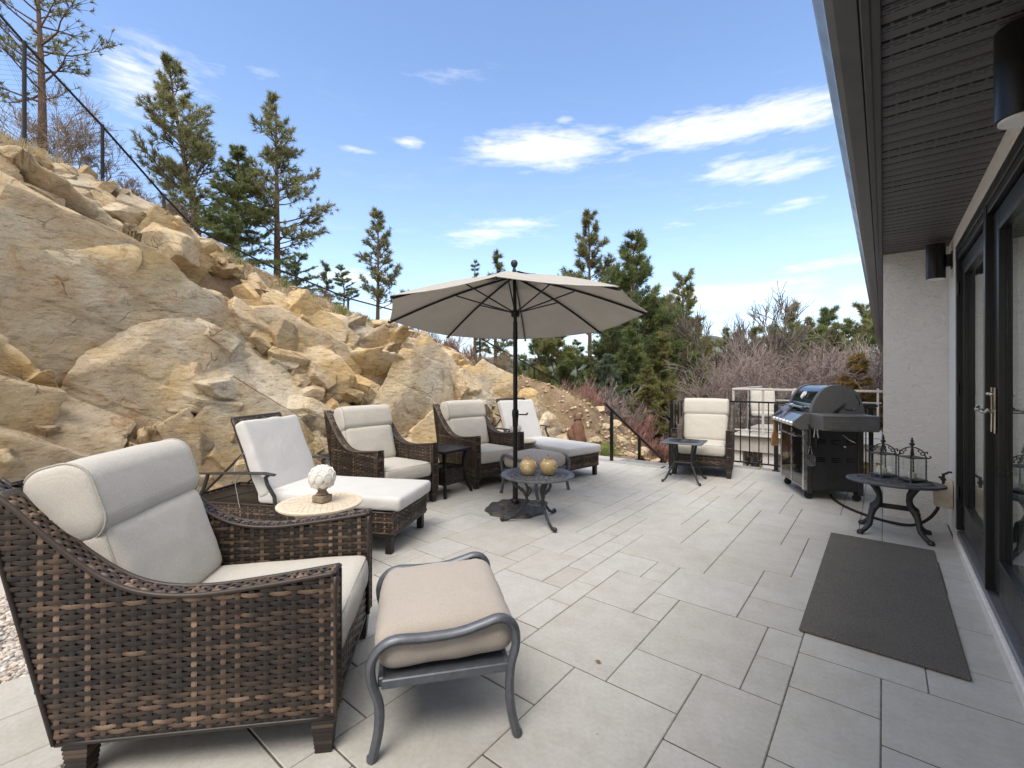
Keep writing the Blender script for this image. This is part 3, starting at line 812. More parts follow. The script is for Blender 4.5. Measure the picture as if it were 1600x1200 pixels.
# ---- umbrella
def umbrella():
    px_,py_=-2.885,3.625
    u=thing('patio_umbrella','open off white octagonal market umbrella on a dark pole with a cast base','umbrella',(px_,py_,0))
    n=Vector((-.0656,.0698,1)).normalized(); ux=Vector((0,1,0)).cross(n).normalized(); uy=n.cross(ux)
    C0=Vector((-.005,-.005,1.947)); Rr=1.30; th=4.498
    k_=lambda k,r,h:C0+ux*(r*math.cos(th+k*math.pi/4))+uy*(r*math.sin(th+k*math.pi/4))+n*h
    H=.435
    def prof(r,mid):   # height above rim plane; cloth sags between ribs
        t=r/Rr; return H*(1-t)**1.0+.035*math.sin(t*math.pi)-mid*.018*math.sin(min(1,t)*math.pi*.62)
    cv=MB(); N=14; K=6
    idx={}
    r0=.05
    for lay in(0,1):
        for k in range(8*K):
            a=k/K; fr=(k%K)/K; mid=math.sin(fr*math.pi)
            c=math.cos(math.pi/8)/math.cos((fr-.5)*math.pi/4)
            for i in range(N+1):
                r=(r0+(Rr-r0)*i/N); rr=r*(c if fr else 1.0)
                rr-=mid*.008*(i/N)**3
                idx[(lay,k,i)]=len(cv.v); p=k_(a,rr,prof(r,mid)+.012-lay*.003); cv.v.append(tuple(p)); cv.t.append(.5)
    for lay in(0,1):
        for k in range(8*K):
            k2=(k+1)%(8*K)
            for i in range(N):
                q=(idx[(lay,k,i)],idx[(lay,k,i+1)],idx[(lay,k2,i+1)],idx[(lay,k2,i)])
                cv.f.append(q if lay==0 else q[::-1])
            if lay==0: cv.f.append((idx[(0,k,N)],idx[(1,k,N)],idx[(1,k2,N)],idx[(0,k2,N)]))
    cvo=cv.build('canopy',M['canvas_t'],u,50)
    # valance edge hem
    h=MB()
    for k in range(8*K):
        a=Vector(cv.v[idx[(1,k,N)]]); b=Vector(cv.v[idx[(1,(k+1)%(8*K),N)]]); h.tube([a,b],.005,5,cap=False)
    h.build('hem',M['canvas'],cvo,180)
    # vent cap with wavy dark edge
    vc=MB(); nn=48
    vs=[];fs=[]
    for i in range(6):
        r=.03+.25*i/5
        for k in range(nn):
            z=H+.038-.34*r+(.010*math.sin(k*math.pi/3) if i==5 else 0); vs.append(k_(k*8/nn,r,z))
    for i in range(5):
        for k in range(nn): fs.append((i*nn+k,i*nn+(k+1)%nn,(i+1)*nn+(k+1)%nn,(i+1)*nn+k))
    vc.add(vs,fs); vc.build('vent_cap',M['castgrey'],cvo,60)
    hub=Vector((0.0,0.0,1.985)); topc=k_(0,0,H-.02)
    for k in range(8):
        m=MB(); e=k_(k,Rr+.012,-.012)
        pts=[k_(k,r,prof(r,0)-.014) for r in np.linspace(.03,Rr,10)]+[e]
        m.tube(pts,.0095,6,flat=1.3); m.lathe([(.014,-.012),(.014,.012)],8,e)
        rb=m.build('rib',M['black'],u,50)
        m=MB(); q=k_(k,.60,prof(.60,0)-.028); m.tube([hub,q],.0075,6); m.build('strut',M['black'],rb,50)
    p=MB(); p.tube([(0,0,.10),(0,0,1.80),(0,0,1.90)],.0225,14); p.tube([(0,0,1.72),(0,0,1.80)],.025,14); p.tube([(0,0,1.9),topc],.018,12); p.build('pole',M['black'],u,50)
    b=MB(); b.lathe([(.02,-.045),(.04,-.035),(.045,0),(.045,.02),(.032,.03),(.02,.035)],20,tuple(hub)); b.build('hub',M['black'],u,50)
    c=MB(); c.lathe([(.022,.84),(.027,.85),(.030,.93),(.034,.95),(.034,1.00),(.027,1.015),(.022,1.02)],18); c.build('crank_housing',M['black'],u,45)
    c=MB(); c.tube([(.03,.02,.965),(.10,.06,.965)],.007,7); c.tube([(.10,.06,.965),(.105,.062,.985)],.009,7); c.build('crank_handle',M['castdark'],u,45)
    f=MB(); q=topc+n*.085
    f.lathe([(.012,-.05),(.022,-.02),(.014,0),(.014,.012),(.028,.026),(.036,.05),(.034,.07),(.022,.086),(.002,.09)],18,tuple(q)); f.build('finial',M['castdark'],u,50)
    # base: leaf relief dome
    vs=[];fs=[];A=120;B=24
    for i in range(B+1):
        r=.305*i/B
        for k in range(A):
            a=2*math.pi*k/A
            rel=.024*abs(math.sin(a*5+r*26))*math.sin(min(1,r/.30)*math.pi)**.5+.012*noise.noise(Vector((math.cos(a)*r*22,math.sin(a)*r*22,3)))
            rr=r*(1+.035*math.sin(a*10)*(r/.3)**3)
            z=.012+.050*(1-(r/.305)**2)**.75+rel*(1 if r<.3 else .3)
            if i==B: z=0
            vs.append((rr*math.cos(a),rr*math.sin(a),z))
    for i in range(B):
        for k in range(A): fs.append((i*A+k,i*A+(k+1)%A,(i+1)*A+(k+1)%A,(i+1)*A+k))
    b=MB(); b.add(vs,fs); b.build('cast_base',M['basecast'],u,60)
    s=MB(); s.tube([(0,0,.07),(0,0,.42)],.027,14); s.lathe([(.045,.085),(.045,.105),(.03,.12)],16); s.build('base_sleeve',M['black'],u,45)
def mat_canvas_t():
    m=Mat('umbrella_canopy_canvas'); v=m.coord()
    f=m.noise(130,3,.6,v); c=m.ramp(m.noise(5,4,.6,v),[(.3,(.50,.475,.44)),(.7,(.57,.545,.505))])
    c=m.mix(c,m.ramp(f,[(.3,(.9,.9,.9)),(.7,(1.05,1.05,1.05))]),.6,'MULTIPLY')
    sp=m.n('TexVoronoi'); sp.inputs['Scale'].default_value=3.3; m.l(v,sp.inputs['Vector'])
    c=m.mix((.04,.035,.03),c,m.math('GREATER_THAN',sp.outputs['Distance'],.022))
    m.set(c,.95)
    tr=m.n('BsdfTranslucent'); tr.inputs['Color'].default_value=(.62,.59,.54,1); mx=m.n('MixShader'); mx.inputs[0].default_value=.25
    m.l(m.p.outputs[0],mx.inputs[1]); m.l(tr.outputs[0],mx.inputs[2]); m.l(mx.outputs[0],m.out.inputs['Surface']); return m.m
M['canvas_t']=mat_canvas_t()
M['basecast']=simple('bronze_black_cast_base',(.060,.054,.048),.5,.2,.5,30,.4)
umbrella()

# ---- small square side table between two armchairs
def side_table():
    t=thing('square_side_table','small square dark metal side table with slatted top and woven lower basket, between two armchairs','side table',(-3.97,3.66,.004),R(4))
    W=.46;H=.52
    m=MB()
    for k in range(7): m.box((0,-W/2+W*(k+.5)/7,H-.012),(W-.04,W/7-.008,.014),.002)
    for s in(-1,1): m.box((s*(W/2-.012),0,H-.015),(.028,W,.030),.005); m.box((0,s*(W/2-.012),H-.0155),(W-.05,.028,.029),.005)
    m.build('table_top',M['blackwood'],t)
    for sx in(-1,1):
        for sy in(-1,1):
            m=MB(); a=W/2-.03
            pts=spline([(sx*(a-.02),sy*(a-.02),H-.03),(sx*(a-.045),sy*(a-.045),.36),(sx*(a-.035),sy*(a-.035),.2),(sx*a,sy*a,.08),(sx*(a+.025),sy*(a+.025),0)])
            m.tube(pts,.018,4); m.build('leg',M['blackwood'],t,40)
    m=MB(); w=W-.13
    for s in(-1,1):
        panel(m,lambda u,v,o,s=s:(s*(w/2+o),u-w/2,v+.13),w,.17,pu=.036,pv=.0155,seed=81+s)
        panel(m,lambda u,v,o,s=s:(u-w/2,s*(w/2+o),v+.13),w,.17,pu=.036,pv=.0155,seed=85+s)
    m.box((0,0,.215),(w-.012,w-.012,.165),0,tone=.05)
    for z in(.13,.302):
        for s in(-1,1): m.tube([(s*w/2,y,z) for y in(-w/2,0,w/2)],.007,6,tone=.3); m.tube([(x,s*w/2,z) for x in(-w/2,0,w/2)],.007,6,tone=.3)
    m.build('lower_basket',M['wicker'],t,180)
side_table()

# ---- cast rectangular table by the railing chair and the oval table
def cast_leg(mb,x0,y0,x1,y1,z,r,flat=1.0,curve=1.0):
    d=Vector((x1-x0,y1-y0,0)); m=Vector((x0,y0,0))
    P=[m+Vector((0,0,z)),m+d*(-.10*curve)+Vector((0,0,z*.86)),m+d*(-.25*curve)+Vector((0,0,z*.62)),m+d*(-.20*curve)+Vector((0,0,z*.48)),m+d*.30+Vector((0,0,z*.26)),m+d*.72+Vector((0,0,z*.09)),m+d+Vector((0,0,.022)),m+d*1.12+Vector((0,0,.020))]
    sp=spline(P); n=len(sp); mb.tube(sp,[r*(1.15-.45*i/n) for i in range(n)],8,flat=flat)
    q=m+d*1.1; mb.lathe([(.003,0),(r*.9,.003),(r*1.05,.016),(r*.8,.032),(.003,.038)],10,(q.x,q.y,0))
def rail_table():
    t=thing('square_cast_table','small square weathered grey cast metal table in front of the railing armchair','side table',(-2.0,6.02,.004),R(8))
    z=.51; W=.50; m=MB()
    m.box((0,0,z-.008),(W,W,.016),.007)
    m.box((0,0,z+.001),(W-.05,W-.05,.005),.002)
    top=m.build('table_top',M['castgrey'],t)
    m=MB()
    for k in range(-4,5):
        for s in(-1,1):
            a=Vector((k*.045,-.19*s,z+.0045)); 
    for q in(.05,.10,.15,.19): m.ring((0,0,z+.0045),q,.0035,40,6)
    for k in range(16):
        a=k*math.pi/8; m.tube([(.05*math.cos(a),.05*math.sin(a),z+.0045),(.19*math.cos(a+.3),.19*math.sin(a+.3),z+.0045)],.003,5)
    m.build('scroll_relief',M['castdark'],top,60)
    for sx in(-1,1):
        for sy in(-1,1):
            m=MB(); cast_leg(m,sx*.13,sy*.13,sx*.215,sy*.215,z-.016,.015,curve=1.2); m.build('leg',M['castdark'],t,50)
    m=MB(); 
    for s in(-1,1): m.tube([(s*.11,-.11,.25),(s*.11,.11,.25)],.010,6); m.tube([(-.11,s*.11,.25),(.11,s*.11,.25)],.010,6)
    m.build('stretcher',M['castdark'],t,50)
rail_table()
def oval_table():
    t=thing('oval_cast_table','oval dark cast metal side table by the white stucco wall, carrying two lanterns','side table',(.072,5.10,.004),0)
    z=.457; rx=.335; ry=.235; D=Matrix.Diagonal((1,ry/rx,1,1)); m=MB()
    m.lathe([(.02,z-.022),(rx-.02,z-.024),(rx-.004,z-.018),(rx,z-.008),(rx-.006,z),(rx-.03,z+.001),(rx-.045,z-.003),(rx-.055,z-.003),(rx-.06,z),(.02,z)],64,M=D)
    top=m.build('table_top',M['castgrey'],t,50)
    m=MB()
    for q in(.10,.16,.255): m.ring((0,0,z+.002),q,.004,56,6,M=D)
    for k in range(20):
        a=k*math.pi/10; m.tube([D@Vector((r*math.cos(a+o),r*math.sin(a+o),z+.002)) for r,o in((.16,0),(.19,.10),(.22,.12),(.25,0))],.0035,5)
        m.tube([D@Vector((r*math.cos(a+o),r*math.sin(a+o),z+.002)) for r,o in((.16,0),(.19,-.10),(.22,-.12),(.25,0))],.0035,5)
    m.build('scroll_relief',M['castgrey'],top,60)
    for sx in(-1,1):
        for sy in(-1,1):
            m=MB()
            sp=spline([(sx*.155,sy*.085,z-.02),(sx*.125,sy*.075,.39),(sx*.10,sy*.06,.33),(sx*.105,sy*.055,.26),(sx*.14,sy*.07,.20),(sx*.155,sy*.09,.14),(sx*.165,sy*.115,.08),(sx*.20,sy*.145,.035),(sx*.225,sy*.165,.020)])
            n=len(sp); m.tube(sp,[.021 if i<n*.3 else .027-.010*abs(i/n-.45)*2 for i in range(n)],8)
            m.lathe([(.004,0),(.024,.003),(.026,.018),(.018,.034),(.004,.04)],10,(sx*.225,sy*.166,0))
            m.lathe([(.004,-.03),(.026,-.015),(.028,.01),(.014,.03)],10,(sx*.140,sy*.07,.205))
            m.build('leg',M['castdark'],t,50)
    m=MB(); m.box((0,0,.232),(.23,.028,.040),.006); 
    for s in(-1,1): m.box((s*.115,0,.232),(.028,.125,.038),.006)
    for k in range(5): m.lathe([(.014,-.003),(.010,.004)],8,M=Matrix.Translation((-.07+.035*k,-.016,.232))@Matrix.Rotation(R(90),4,'X'))
    m.build('stretcher',M['castdark'],t,50)
oval_table()

def lantern(x,y,z,rz,label,px_=None):
    t=thing('candle_lantern',label,'lantern',(x,y,z),rz,'ornate glass lanterns on the oval table')
    w=.125; h0=.022; h1=.205
    f=MB()
    f.box((0,0,h0),(w+.02,w+.02,.010),.003); f.box((0,0,h1),(w+.022,w+.022,.008),.002)
    for sx in(-1,1):
        for sy in(-1,1):
            x0,y0=sx*w/2,sy*w/2
            f.tube([(x0,y0,h0),(x0,y0,h1)],.0052,6)
            for zz in(.05,.075,.11,.145,.175): f.lathe([(.003,-.007),(.0085,0),(.003,.007)],6,(x0,y0,zz))
            f.lathe([(.004,-.022),(.012,-.018),(.007,-.008),(.010,0)],8,(x0,y0,h0))
    f.build('frame',M['castgrey'],t,50)
    s=MB()
    for sx in(-1,1):
        for sy in(-1,1):
            d=Vector((sx,sy,0)).normalized(); q=w/2*math.sqrt(2)
            P=lambda r,zz:d*r+Vector((0,0,zz))
            s.tube(spline([P(q+.022,h1+.022),P(q+.030,h1+.010),P(q+.012,h1+.002),P(q-.004,h1+.014),P(q-.012,h1+.045),P(q-.038,h1+.068),P(.020,h1+.083),P(0,h1+.083)]),.0052,6)
            s.tube(spline([P(q-.012,h1+.045),P(q+.008,h1+.052),P(q+.006,h1+.036)],4),.0045,6)
            s.tube(spline([P(q-.02,h1+.05),P(q-.036,h1+.034),P(q-.024,h1+.022),P(q-.012,h1+.03)],4),.0045,6)
            s.tube(spline([P(q-.045,h1+.070),P(q-.05,h1+.052),P(q-.036,h1+.048)],4),.004,6)
    s.tube([(0,0,h1),(0,0,h1+.09)],.0045,6)
    s.lathe([(.004,.076),(.012,.082),(.006,.092),(.019,.104),(.020,.114),(.008,.124),(.010,.132),(.013,.140),(.005,.148),(.009,.156),(.001,.166)],12,(0,0,h1))
    s.build('scroll_crown',M['castdark'],t,50)
    for k in range(4):
        g=MB(); g.box((0,w/2-.002,(h0+h1)/2),(w-.012,.002,h1-h0-.012),0); o=g.build('pane',M['glass2'],t,0); 
        me=o.data
        me.transform(Matrix.Rotation(k*math.pi/2,4,'Z'))
    c=MB(); c.lathe([(.026,h0+.006),(.027,h0+.008),(.027,.072),(.024,.075),(.004,.073)],18); c.tube([(0,0,.07),(0,0,.085)],.0012,5); c.build('candle',M['candle'],t,50)
lantern(.0,5.235,.463,R(35),'ornate pierced metal lantern with candle, left one of the pair on the oval table')
lantern(.19,5.14,.463,R(38),'ornate pierced metal lantern with candle, right one of the pair on the oval table')

# ---- cream pierced tables with white artichoke ornaments
def cream_table(label,loc,rz,sc=1):
    t=thing('cream_cast_table',label,'side table',loc,rz,'cream pierced metal side tables'); z=.50; r=.272
    m=MB(); m.lathe([(r-.035,z-.018),(r-.01,z-.022),(r,z-.014),(r,z-.005),(r-.008,z),(r-.022,z),(r-.035,z-.004),(r-.035,z-.018)],56,cap=False)
    top=m.build('table_top',M['cream'],t,50)
    l=MB(); lattice_disc(l,r,z-.012,[.03,.065,.10,.135,.17,.205,.24],5,th=.0105)
    l.lathe([(.02,z-.011),(.03,z-.002)],16); l.build('lattice',M['cream'],top,60)
    for k in range(3):
        a=k*2*math.pi/3+.4; c,s=math.cos(a),math.sin(a); m=MB()
        m.tube([ (c*q,s*q,zz) for q,zz in((.20,z-.02),(.195,.36),(.15,.25),(.15,.16),(.20,.07),(.245,0))],[.018,.016,.014,.014,.014,.017],8); m.build('leg',M['cream'],t,60)
    m=MB(); m.ring((0,0,.2),.145,.009,28,7); m.lathe([(.10,z-.055),(.07,z-.05),(.06,z-.02)],20); m.build('brace_ring',M['cream'],t,60)
    return t
ct=cream_table('round cream pierced metal table between the nearest armchair and the lounger, holding a white ornament',(-2.955,1.60,.004),.5)
dup(ct,(-3.93,5.03,-.02),1.1,'round cream pierced metal table half hidden behind the far armchair, beside the farther lounger',(.86,.86,.97))
def artichoke(label,loc,sc=1):
    t=thing('artichoke_ornament',label,'ornament',loc,.3,'white artichoke ornaments'); t.scale=(sc,sc,sc)
    m=MB(); m.box((0,0,.022),(.092,.092,.044),.006); m.lathe([(.036,.044),(.040,.050),(.028,.066),(.026,.076),(.040,.088),(.044,.094)],24); m.build('foot',M['stonefoot'],t,40)
    m=MB(); m.lathe([(.035,.09),(.058,.105),(.072,.135),(.074,.165),(.062,.195),(.040,.215),(.01,.224)],28)
    for rowi,(zc,rr,n,tilt,s) in enumerate(((.120,.066,9,.15,1.0),(.150,.074,9,-.05,1.0),(.180,.069,8,-.35,.95),(.205,.050,7,-.75,.8),(.222,.026,5,-1.15,.6))):
        for k in range(n):
            a=2*math.pi*(k+.5*(rowi%2))/n
            Mx=Matrix.Rotation(a,4,'Z')@Matrix.Translation((rr,0,zc))@Matrix.Rotation(tilt,4,'Y')@Matrix.Diagonal((.35,1,1,1))
            vs=[];fs=[];A=10;B=5
            for i in range(B+1):
                ph=math.pi/2*i/B
                for q in range(A):
                    w=2*math.pi*q/A; yy=math.cos(w)*.027*s*math.cos(ph); zz=math.sin(w)*.034*s*math.cos(ph)
                    zz=zz*(1.15 if zz>0 else .8); vs.append((.022*math.sin(ph)+.004,yy,zz))
            for i in range(B):
                for q in range(A): fs.append((i*A+q,i*A+(q+1)%A,(i+1)*A+(q+1)%A,(i+1)*A+q))
            m.add(vs,fs,Mx)
            pts=[Mx@Vector((.012,math.cos(w)*.027*s,math.sin(w)*.034*s*(1.15 if math.sin(w)>0 else .8))) for w in np.linspace(.0,math.pi,9)]
            m.tube(pts,.0032,5)
    m.build('artichoke_head',M['plaster'],t,60)
artichoke('white artichoke finial on a brown stone foot, on the nearer cream table',(-2.95,1.61,.505),1.04)
artichoke('white artichoke finial peeping over the far armchair arm beside the umbrella pole',(-3.96,4.98,.472),1.0)

# ------------------------------------------------------------------ gas grill (front at -y, right side towards the camera)
def grill():
    g=thing('gas_grill','black and grey gas barbecue grill with closed lid, beside the stucco wall','grill',(-.575,6.40,.004),R(-66))
    W=.78;D=.54
    m=MB()
    m.box((W/2-.012,0.01,.435),(.024,D-.02,.66),.006); m.box((-W/2+.012,0.01,.435),(.024,D-.02,.66),.006)
    m.box((0,D/2-.012,.435),(W-.03,.018,.64),.004); m.box((0,0,.115),(W-.04,D-.05,.03),.004)
    m.box((0,0,.765),(W-.05,D-.06,.02),0)
    for sy in(-1,1):
        m.box((W/2+.004,sy*(D/2-.03)+.01,.42),(.024,.05,.70),.006)
    cab=m.build('cabinet',M['grillblack'],g)
    for cx in(-.12,.02,.16):
        for z in(.655,.635,.615,.46,.44,.42): m=MB(); m.box((W/2+.001,cx,z),(.006,.085,.008),.002); m.build('vent_slot',M['enamel'],cab)
    for s in(-1,1):
        m=MB(); m.box((s*(W/4-.002),-D/2-.006,.435),(W/2-.028,.030,.63),.005); d=m.build('door',M['enamel'],g)
        e=MB(); e.box((s*.012,-D/2-.014,.435),(.010,.022,.62),.002); e.box((s*(W/4),-D/2-.018,.124),(W/2-.03,.012,.010),.002); e.build('edge_trim',M['steel'],d)
        h=MB(); h.tube([(s*.03,-D/2-.055,.675),(s*.25,-D/2-.055,.675)],.010,8)
        for x in(.045,.235): h.tube([(s*x,-D/2-.015,.675),(s*x,-D/2-.055,.675)],.007,6)
        h.build('handle',M['steel'],d,50)
    for s in(-1,1): m=MB(); m.box((s*(W/2-.004),-D/2-.004,.43),(.036,.048,.66),.008); m.build('corner_post',M['steel'],g)
    # control panel
    m=MB()
    poly=[(-D/2-.10,.800),(-D/2-.115,.845),(-D/2-.02,.925),(-D/2+.10,.925),(-D/2+.10,.775),(-D/2-.06,.775)]
    Mx=Matrix(((0,0,1,-W/2-.01),(1,0,0,0),(0,1,0,0),(0,0,0,1)))
    m.prism([(y,z) for y,z in poly],W+.02,Mx); cp=m.build('control_panel',M['steel'],g,30)
    for s in(-1,1):
        m=MB()
        m.prism([(y,z) for y,z in [(-D/2-.108,.792),(-D/2-.125,.847),(-D/2-.02,.937),(-D/2+.11,.937),(-D/2+.11,.765),(-D/2-.06,.765)]],.03,Matrix(((0,0,1,s*(W/2+.012)-.015),(1,0,0,0),(0,1,0,0),(0,0,0,1))))
        m.build('panel_end_cap',M['grillgrey'],cp,30)
    for k in range(6):
        m=MB(); x=-W/2+.09+k*(W-.16)/5
        Mk=Matrix.Translation((x,-D/2-.106,.822))@Matrix.Rotation(R(78),4,'X')
        m.lathe([(.030,0),(.032,.006),(.026,.012),(.022,.036),(.018,.040),(.004,.041)],18,M=Mk); m.build('control_knob',M['steel'],g,40)
    # firebox and lid
    m=MB(); m.box((0,.03,.86),(W-.02,D-.02,.15),.02); m.build('firebox',M['grillgrey'],g)
    prof=[(-.215,.935),(-.215,.965),(-.20,1.03),(-.165,1.115),(-.10,1.205),(-.02,1.245),(.08,1.25),(.17,1.215),(.235,1.14),(.27,1.04),(.285,.935)]
    sm=[ (p.x,p.y) for p in spline([(a,b,0) for a,b in prof],4)]
    Mx=Matrix(((0,0,1,-W/2+.06),(1,0,0,0),(0,1,0,0),(0,0,0,1)))
    m=MB(); m.prism([(y*.985,.935+(z-.935)*.975) for y,z in sm],W-.12,Mx); lid=m.build('lid',M['enamel'],g,35)
    for s in(-1,1):
        m=MB(); m.prism(sm,.075,Matrix(((0,0,1,s*(W/2-.025)-.0375),(1,0,0,0),(0,1,0,0),(0,0,0,1)))); e=m.build('lid_end_cap',M['grillgrey'],lid,35)
        r=MB(); xx=s*(W/2+.0145)
        # raised panel edge and slanted slot on the cap
        r.tube(spline([(xx,-.02,.935),(xx,.055,1.0),(xx,.10,1.055),(xx,.088,1.02),(xx,.10,.992),(xx,.17,.985),(xx,.215,1.0),(xx,.235,1.06),(xx,.20,1.15)],4),.0042,5)
        r.prism([(-.03,.937),(.10,1.06),(.108,1.052),(.085,1.015),(0.02,.937)],.003,Matrix(((0,0,1,xx),(1,0,0,0),(0,1,0,0),(0,0,0,1))))
        r.build('cap_moulding',M['enamel'],e,50)
        b=MB(); b.lathe([(.007,0),(.006,.005),(.001,.006)],10,M=Matrix.Translation((xx,.185,.992))@Matrix.Rotation(R(90*s),4,'Y')); b.build('cap_screw',M['steel'],e)
    m=MB(); m.tube([(-W/2+.10,-.262,1.00),(W/2-.10,-.262,1.00)],.012,10)
    for s in(-1,1): m.tube([(s*(W/2-.13),-.262,1.00),(s*(W/2-.13),-.20,1.01)],.008,7)
    m.build('lid_handle',M['steel'],lid,50)
    Mt=Matrix.Translation((0.0,-.155,1.125))@Matrix.Rotation(R(62),4,'X')
    m=MB(); m.lathe([(.052,0),(.055,.008),(.048,.018),(.044,.020)],24,M=Mt); th=m.build('thermometer',M['steel'],lid,40)
    m=MB(); m.lathe([(.042,.0195),(.041,.0215)],24,M=Mt); m.build('dial_face',M['white'],th)
    m=MB(); m.box((0,-.208,.985),(.10,.006,.028),.002); m.build('emblem_plate',M['grillgrey'],lid)
    # side shelves
    for s in(1,-1):
        m=MB(); c=s*(W/2+.195)
        m.box((c,.02,.938),(.34,.50,.022),.008); m.box((c+s*.155,.02,.865),(.022,.50,.150),.008)
        for y in(-.222,.262): m.box((c,y,.865),(.32,.020,.145),.006)
        m.box((c+s*.168,.045,.848),(.010,.40,.085),.004)
        m.build('side_shelf',M['grillgrey'],g)
    for sx in(-1,1):
        for sy in(-1,1):
            m=MB(); x,y=sx*(W/2-.04),sy*(D/2-.04)
            m.box((x,y,.088),(.055,.05,.03),.006)
            for q in(-.014,.014): m.lathe([(.012,-.009),(.035,-.007),(.038,0),(.035,.007),(.012,.009)],18,M=Matrix.Translation((x+q,y,.038))@Matrix.Rotation(R(90),4,'Y'))
            m.build('caster_wheel',M['rubber'],g,40)
    m=MB()   # igniter lead / hanging hooks on the right side
    m.tube(spline([(W/2+.02,.06,.73),(W/2+.05,.09,.70),(W/2+.03,.13,.67),(W/2+.06,.17,.645),(W/2+.03,.19,.63)],4),.006,6)
    m.lathe([(.012,0),(.012,.01),(.004,.014)],10,M=Matrix.Translation((W/2+.012,.10,.59))@Matrix.Rotation(R(90),4,'Y')); m.build('gas_fitting',M['steel'],g,50)
    return g
gr=grill()
GM=Matrix.Translation((-.575,6.40,.004))@Matrix.Rotation(R(-66),4,'Z')
def gthing(name,label,cat,local):
    return thing(name,label,cat,tuple(GM@Vector(local)),R(-66))
# spatula on the right front corner
t=gthing('spatula','steel slotted spatula with a long black handle hanging from the grill side','utensil',(.43,-.235,.42))
m=MB(); m.tube([(0,0,.17),(0,0,.36)],.012,8,flat=1.3); m.tube([(0,0,.36),(0,-.012,.39),(0,-.02,.405)],.006,6); m.build('handle',M['rubber'],t,50)
m=MB(); m.tube([(0,-.006,.17),(0,-.022,.07)],.004,6); m.tube([(0,.006,.17),(0,.022,.07)],.004,6)
bl=[(-.040,.075),(.040,.075),(.048,.055),(.052,-.045),(-.048,-.055),(-.048,.055)]
m.prism(bl,.003,Matrix(((0,0,1,-.0015),(1,0,0,0),(0,1,0,0),(0,0,0,1)))); b=m.build('blade',M['steel'],t,40)
m=MB()
for i in range(4):
    for j in range(4): m.box((.002,-.030+.02*i,-.03+.022*j),(.003,.006,.010),.001)
m.build('slots',M['grillblack'],b)
t=gthing('grill_tongs','steel and black tongs hanging behind the spatula on the grill side','utensil',(.43,-.18,.74))
m=MB(); 
for q in(-.012,.012): m.tube([(0,q,.09),(0,q*1.2,.0),(0,q*1.8,-.06)],.007,6,flat=.6)
m.build('arms',M['steel'],t,50)
m=MB(); m.tube([(0,0,-.055),(0,.004,-.16)],.013,8); m.build('grip',M['rubber'],t,50)
# scraper on the left front corner
t=gthing('wooden_grill_scraper','brown wooden grill scraper with a toothed wide blade, hanging at the grill left corner','utensil',(-.43,-.36,.58))
poly=[(-.045,.27),(.045,.285),(.050,.22),(.018,.19),(.017,.08),(.050,.02),(.055,-.10)]+[(.055-.011*k,-.10-(.016 if k%2 else 0)) for k in range(1,10)]+[(-.055,-.10),(-.05,.02),(-.017,.08),(-.018,.19)]
m=MB(); m.prism([(a,b) for a,b in poly],.016,Matrix(((.55,0,.835,0),(-.835,0,.55,0),(0,1,0,0),(0,0,0,1)))); m.build('blade_board',M['wood'],t,40)
m=MB(); m.tube([(0,0,.27),(0.03,.05,.33),(0.06,.10,.34)],.004,6); m.build('hanging_loop',M['rubber'],t)
# glove
t=gthing('grill_glove','blue grey cloth mitt lying over the grill control panel','glove',(-.16,-.30,.90))
for q,(a,b_,c) in enumerate((((-.02,0),(.22,.11),0),)):
    vs,fs=cushion(.20,.13,.035,.015,.012,.012,77,n=(14,10,4)); m=MB(); m.add(vs,fs,Matrix.Translation((-.07,.02,.055))@Matrix.Rotation(R(38),4,'X'))
    m.tube([(.02,.0,.04),(.06,-.05,-.01),(.075,-.085,-.055)],[.022,.020,.012],8,flat=.6); m.tube([(-.12,.0,.04),(-.17,-.05,-.005),(-.19,-.085,-.05)],[.022,.020,.012],8,flat=.6)
    m.build('mitt',M['bluecloth'],t,180)
# gas outlet box + hose
t=thing('gas_outlet_box','beige sloped gas outlet cover fixed low on the stucco wall beside the oval table','outlet',(.455,5.40,.36))
m=MB(); m.prism([(0,-.13),(-.115,-.115),(-.125,.005),(-.02,.10),(0,.10)],.17,Matrix(((1,0,0,0),(0,0,1,-.085),(0,1,0,0),(0,0,0,1)))); m.build('cover',M['cream'],t,30)
m=MB(); m.tube([(-.055,-.03,.07),(-.055,-.03,.16)],.011,8); m.lathe([(.018,.10),(.018,.12)],8,(-.055,-.03,0)); m.tube([(-.055,-.03,.15),(-.02,-.03,.175),(0,-.03,.175)],.009,8); m.tube([(-.085,-.03,.125),(-.06,-.03,.125)],.010,6); m.build('gas_pipe',M['castdark'],t,50)
m=MB(); m.tube(spline([(.37,5.40,.25),(.36,5.38,.20),(.30,5.36,.11),(.20,5.38,.035),(.05,5.44,.018),(-.12,5.56,.018),(-.30,5.80,.018),(-.42,6.08,.018),(-.45,6.20,.03)],6),.0125,8)
tag(m.build('gas_hose',M['rubber'],None,60),'black rubber gas hose running along the pavers behind the oval table to the grill','hose')
# door mat
def doormat():
    m=MB(); m.box((-.022,3.80,.013),(.65,1.925,.014),.004)
    tag(m.build('door_mat',M['mat'],None,40),'large charcoal door mat lying on the pavers in front of the glass doors','mat')
doormat()

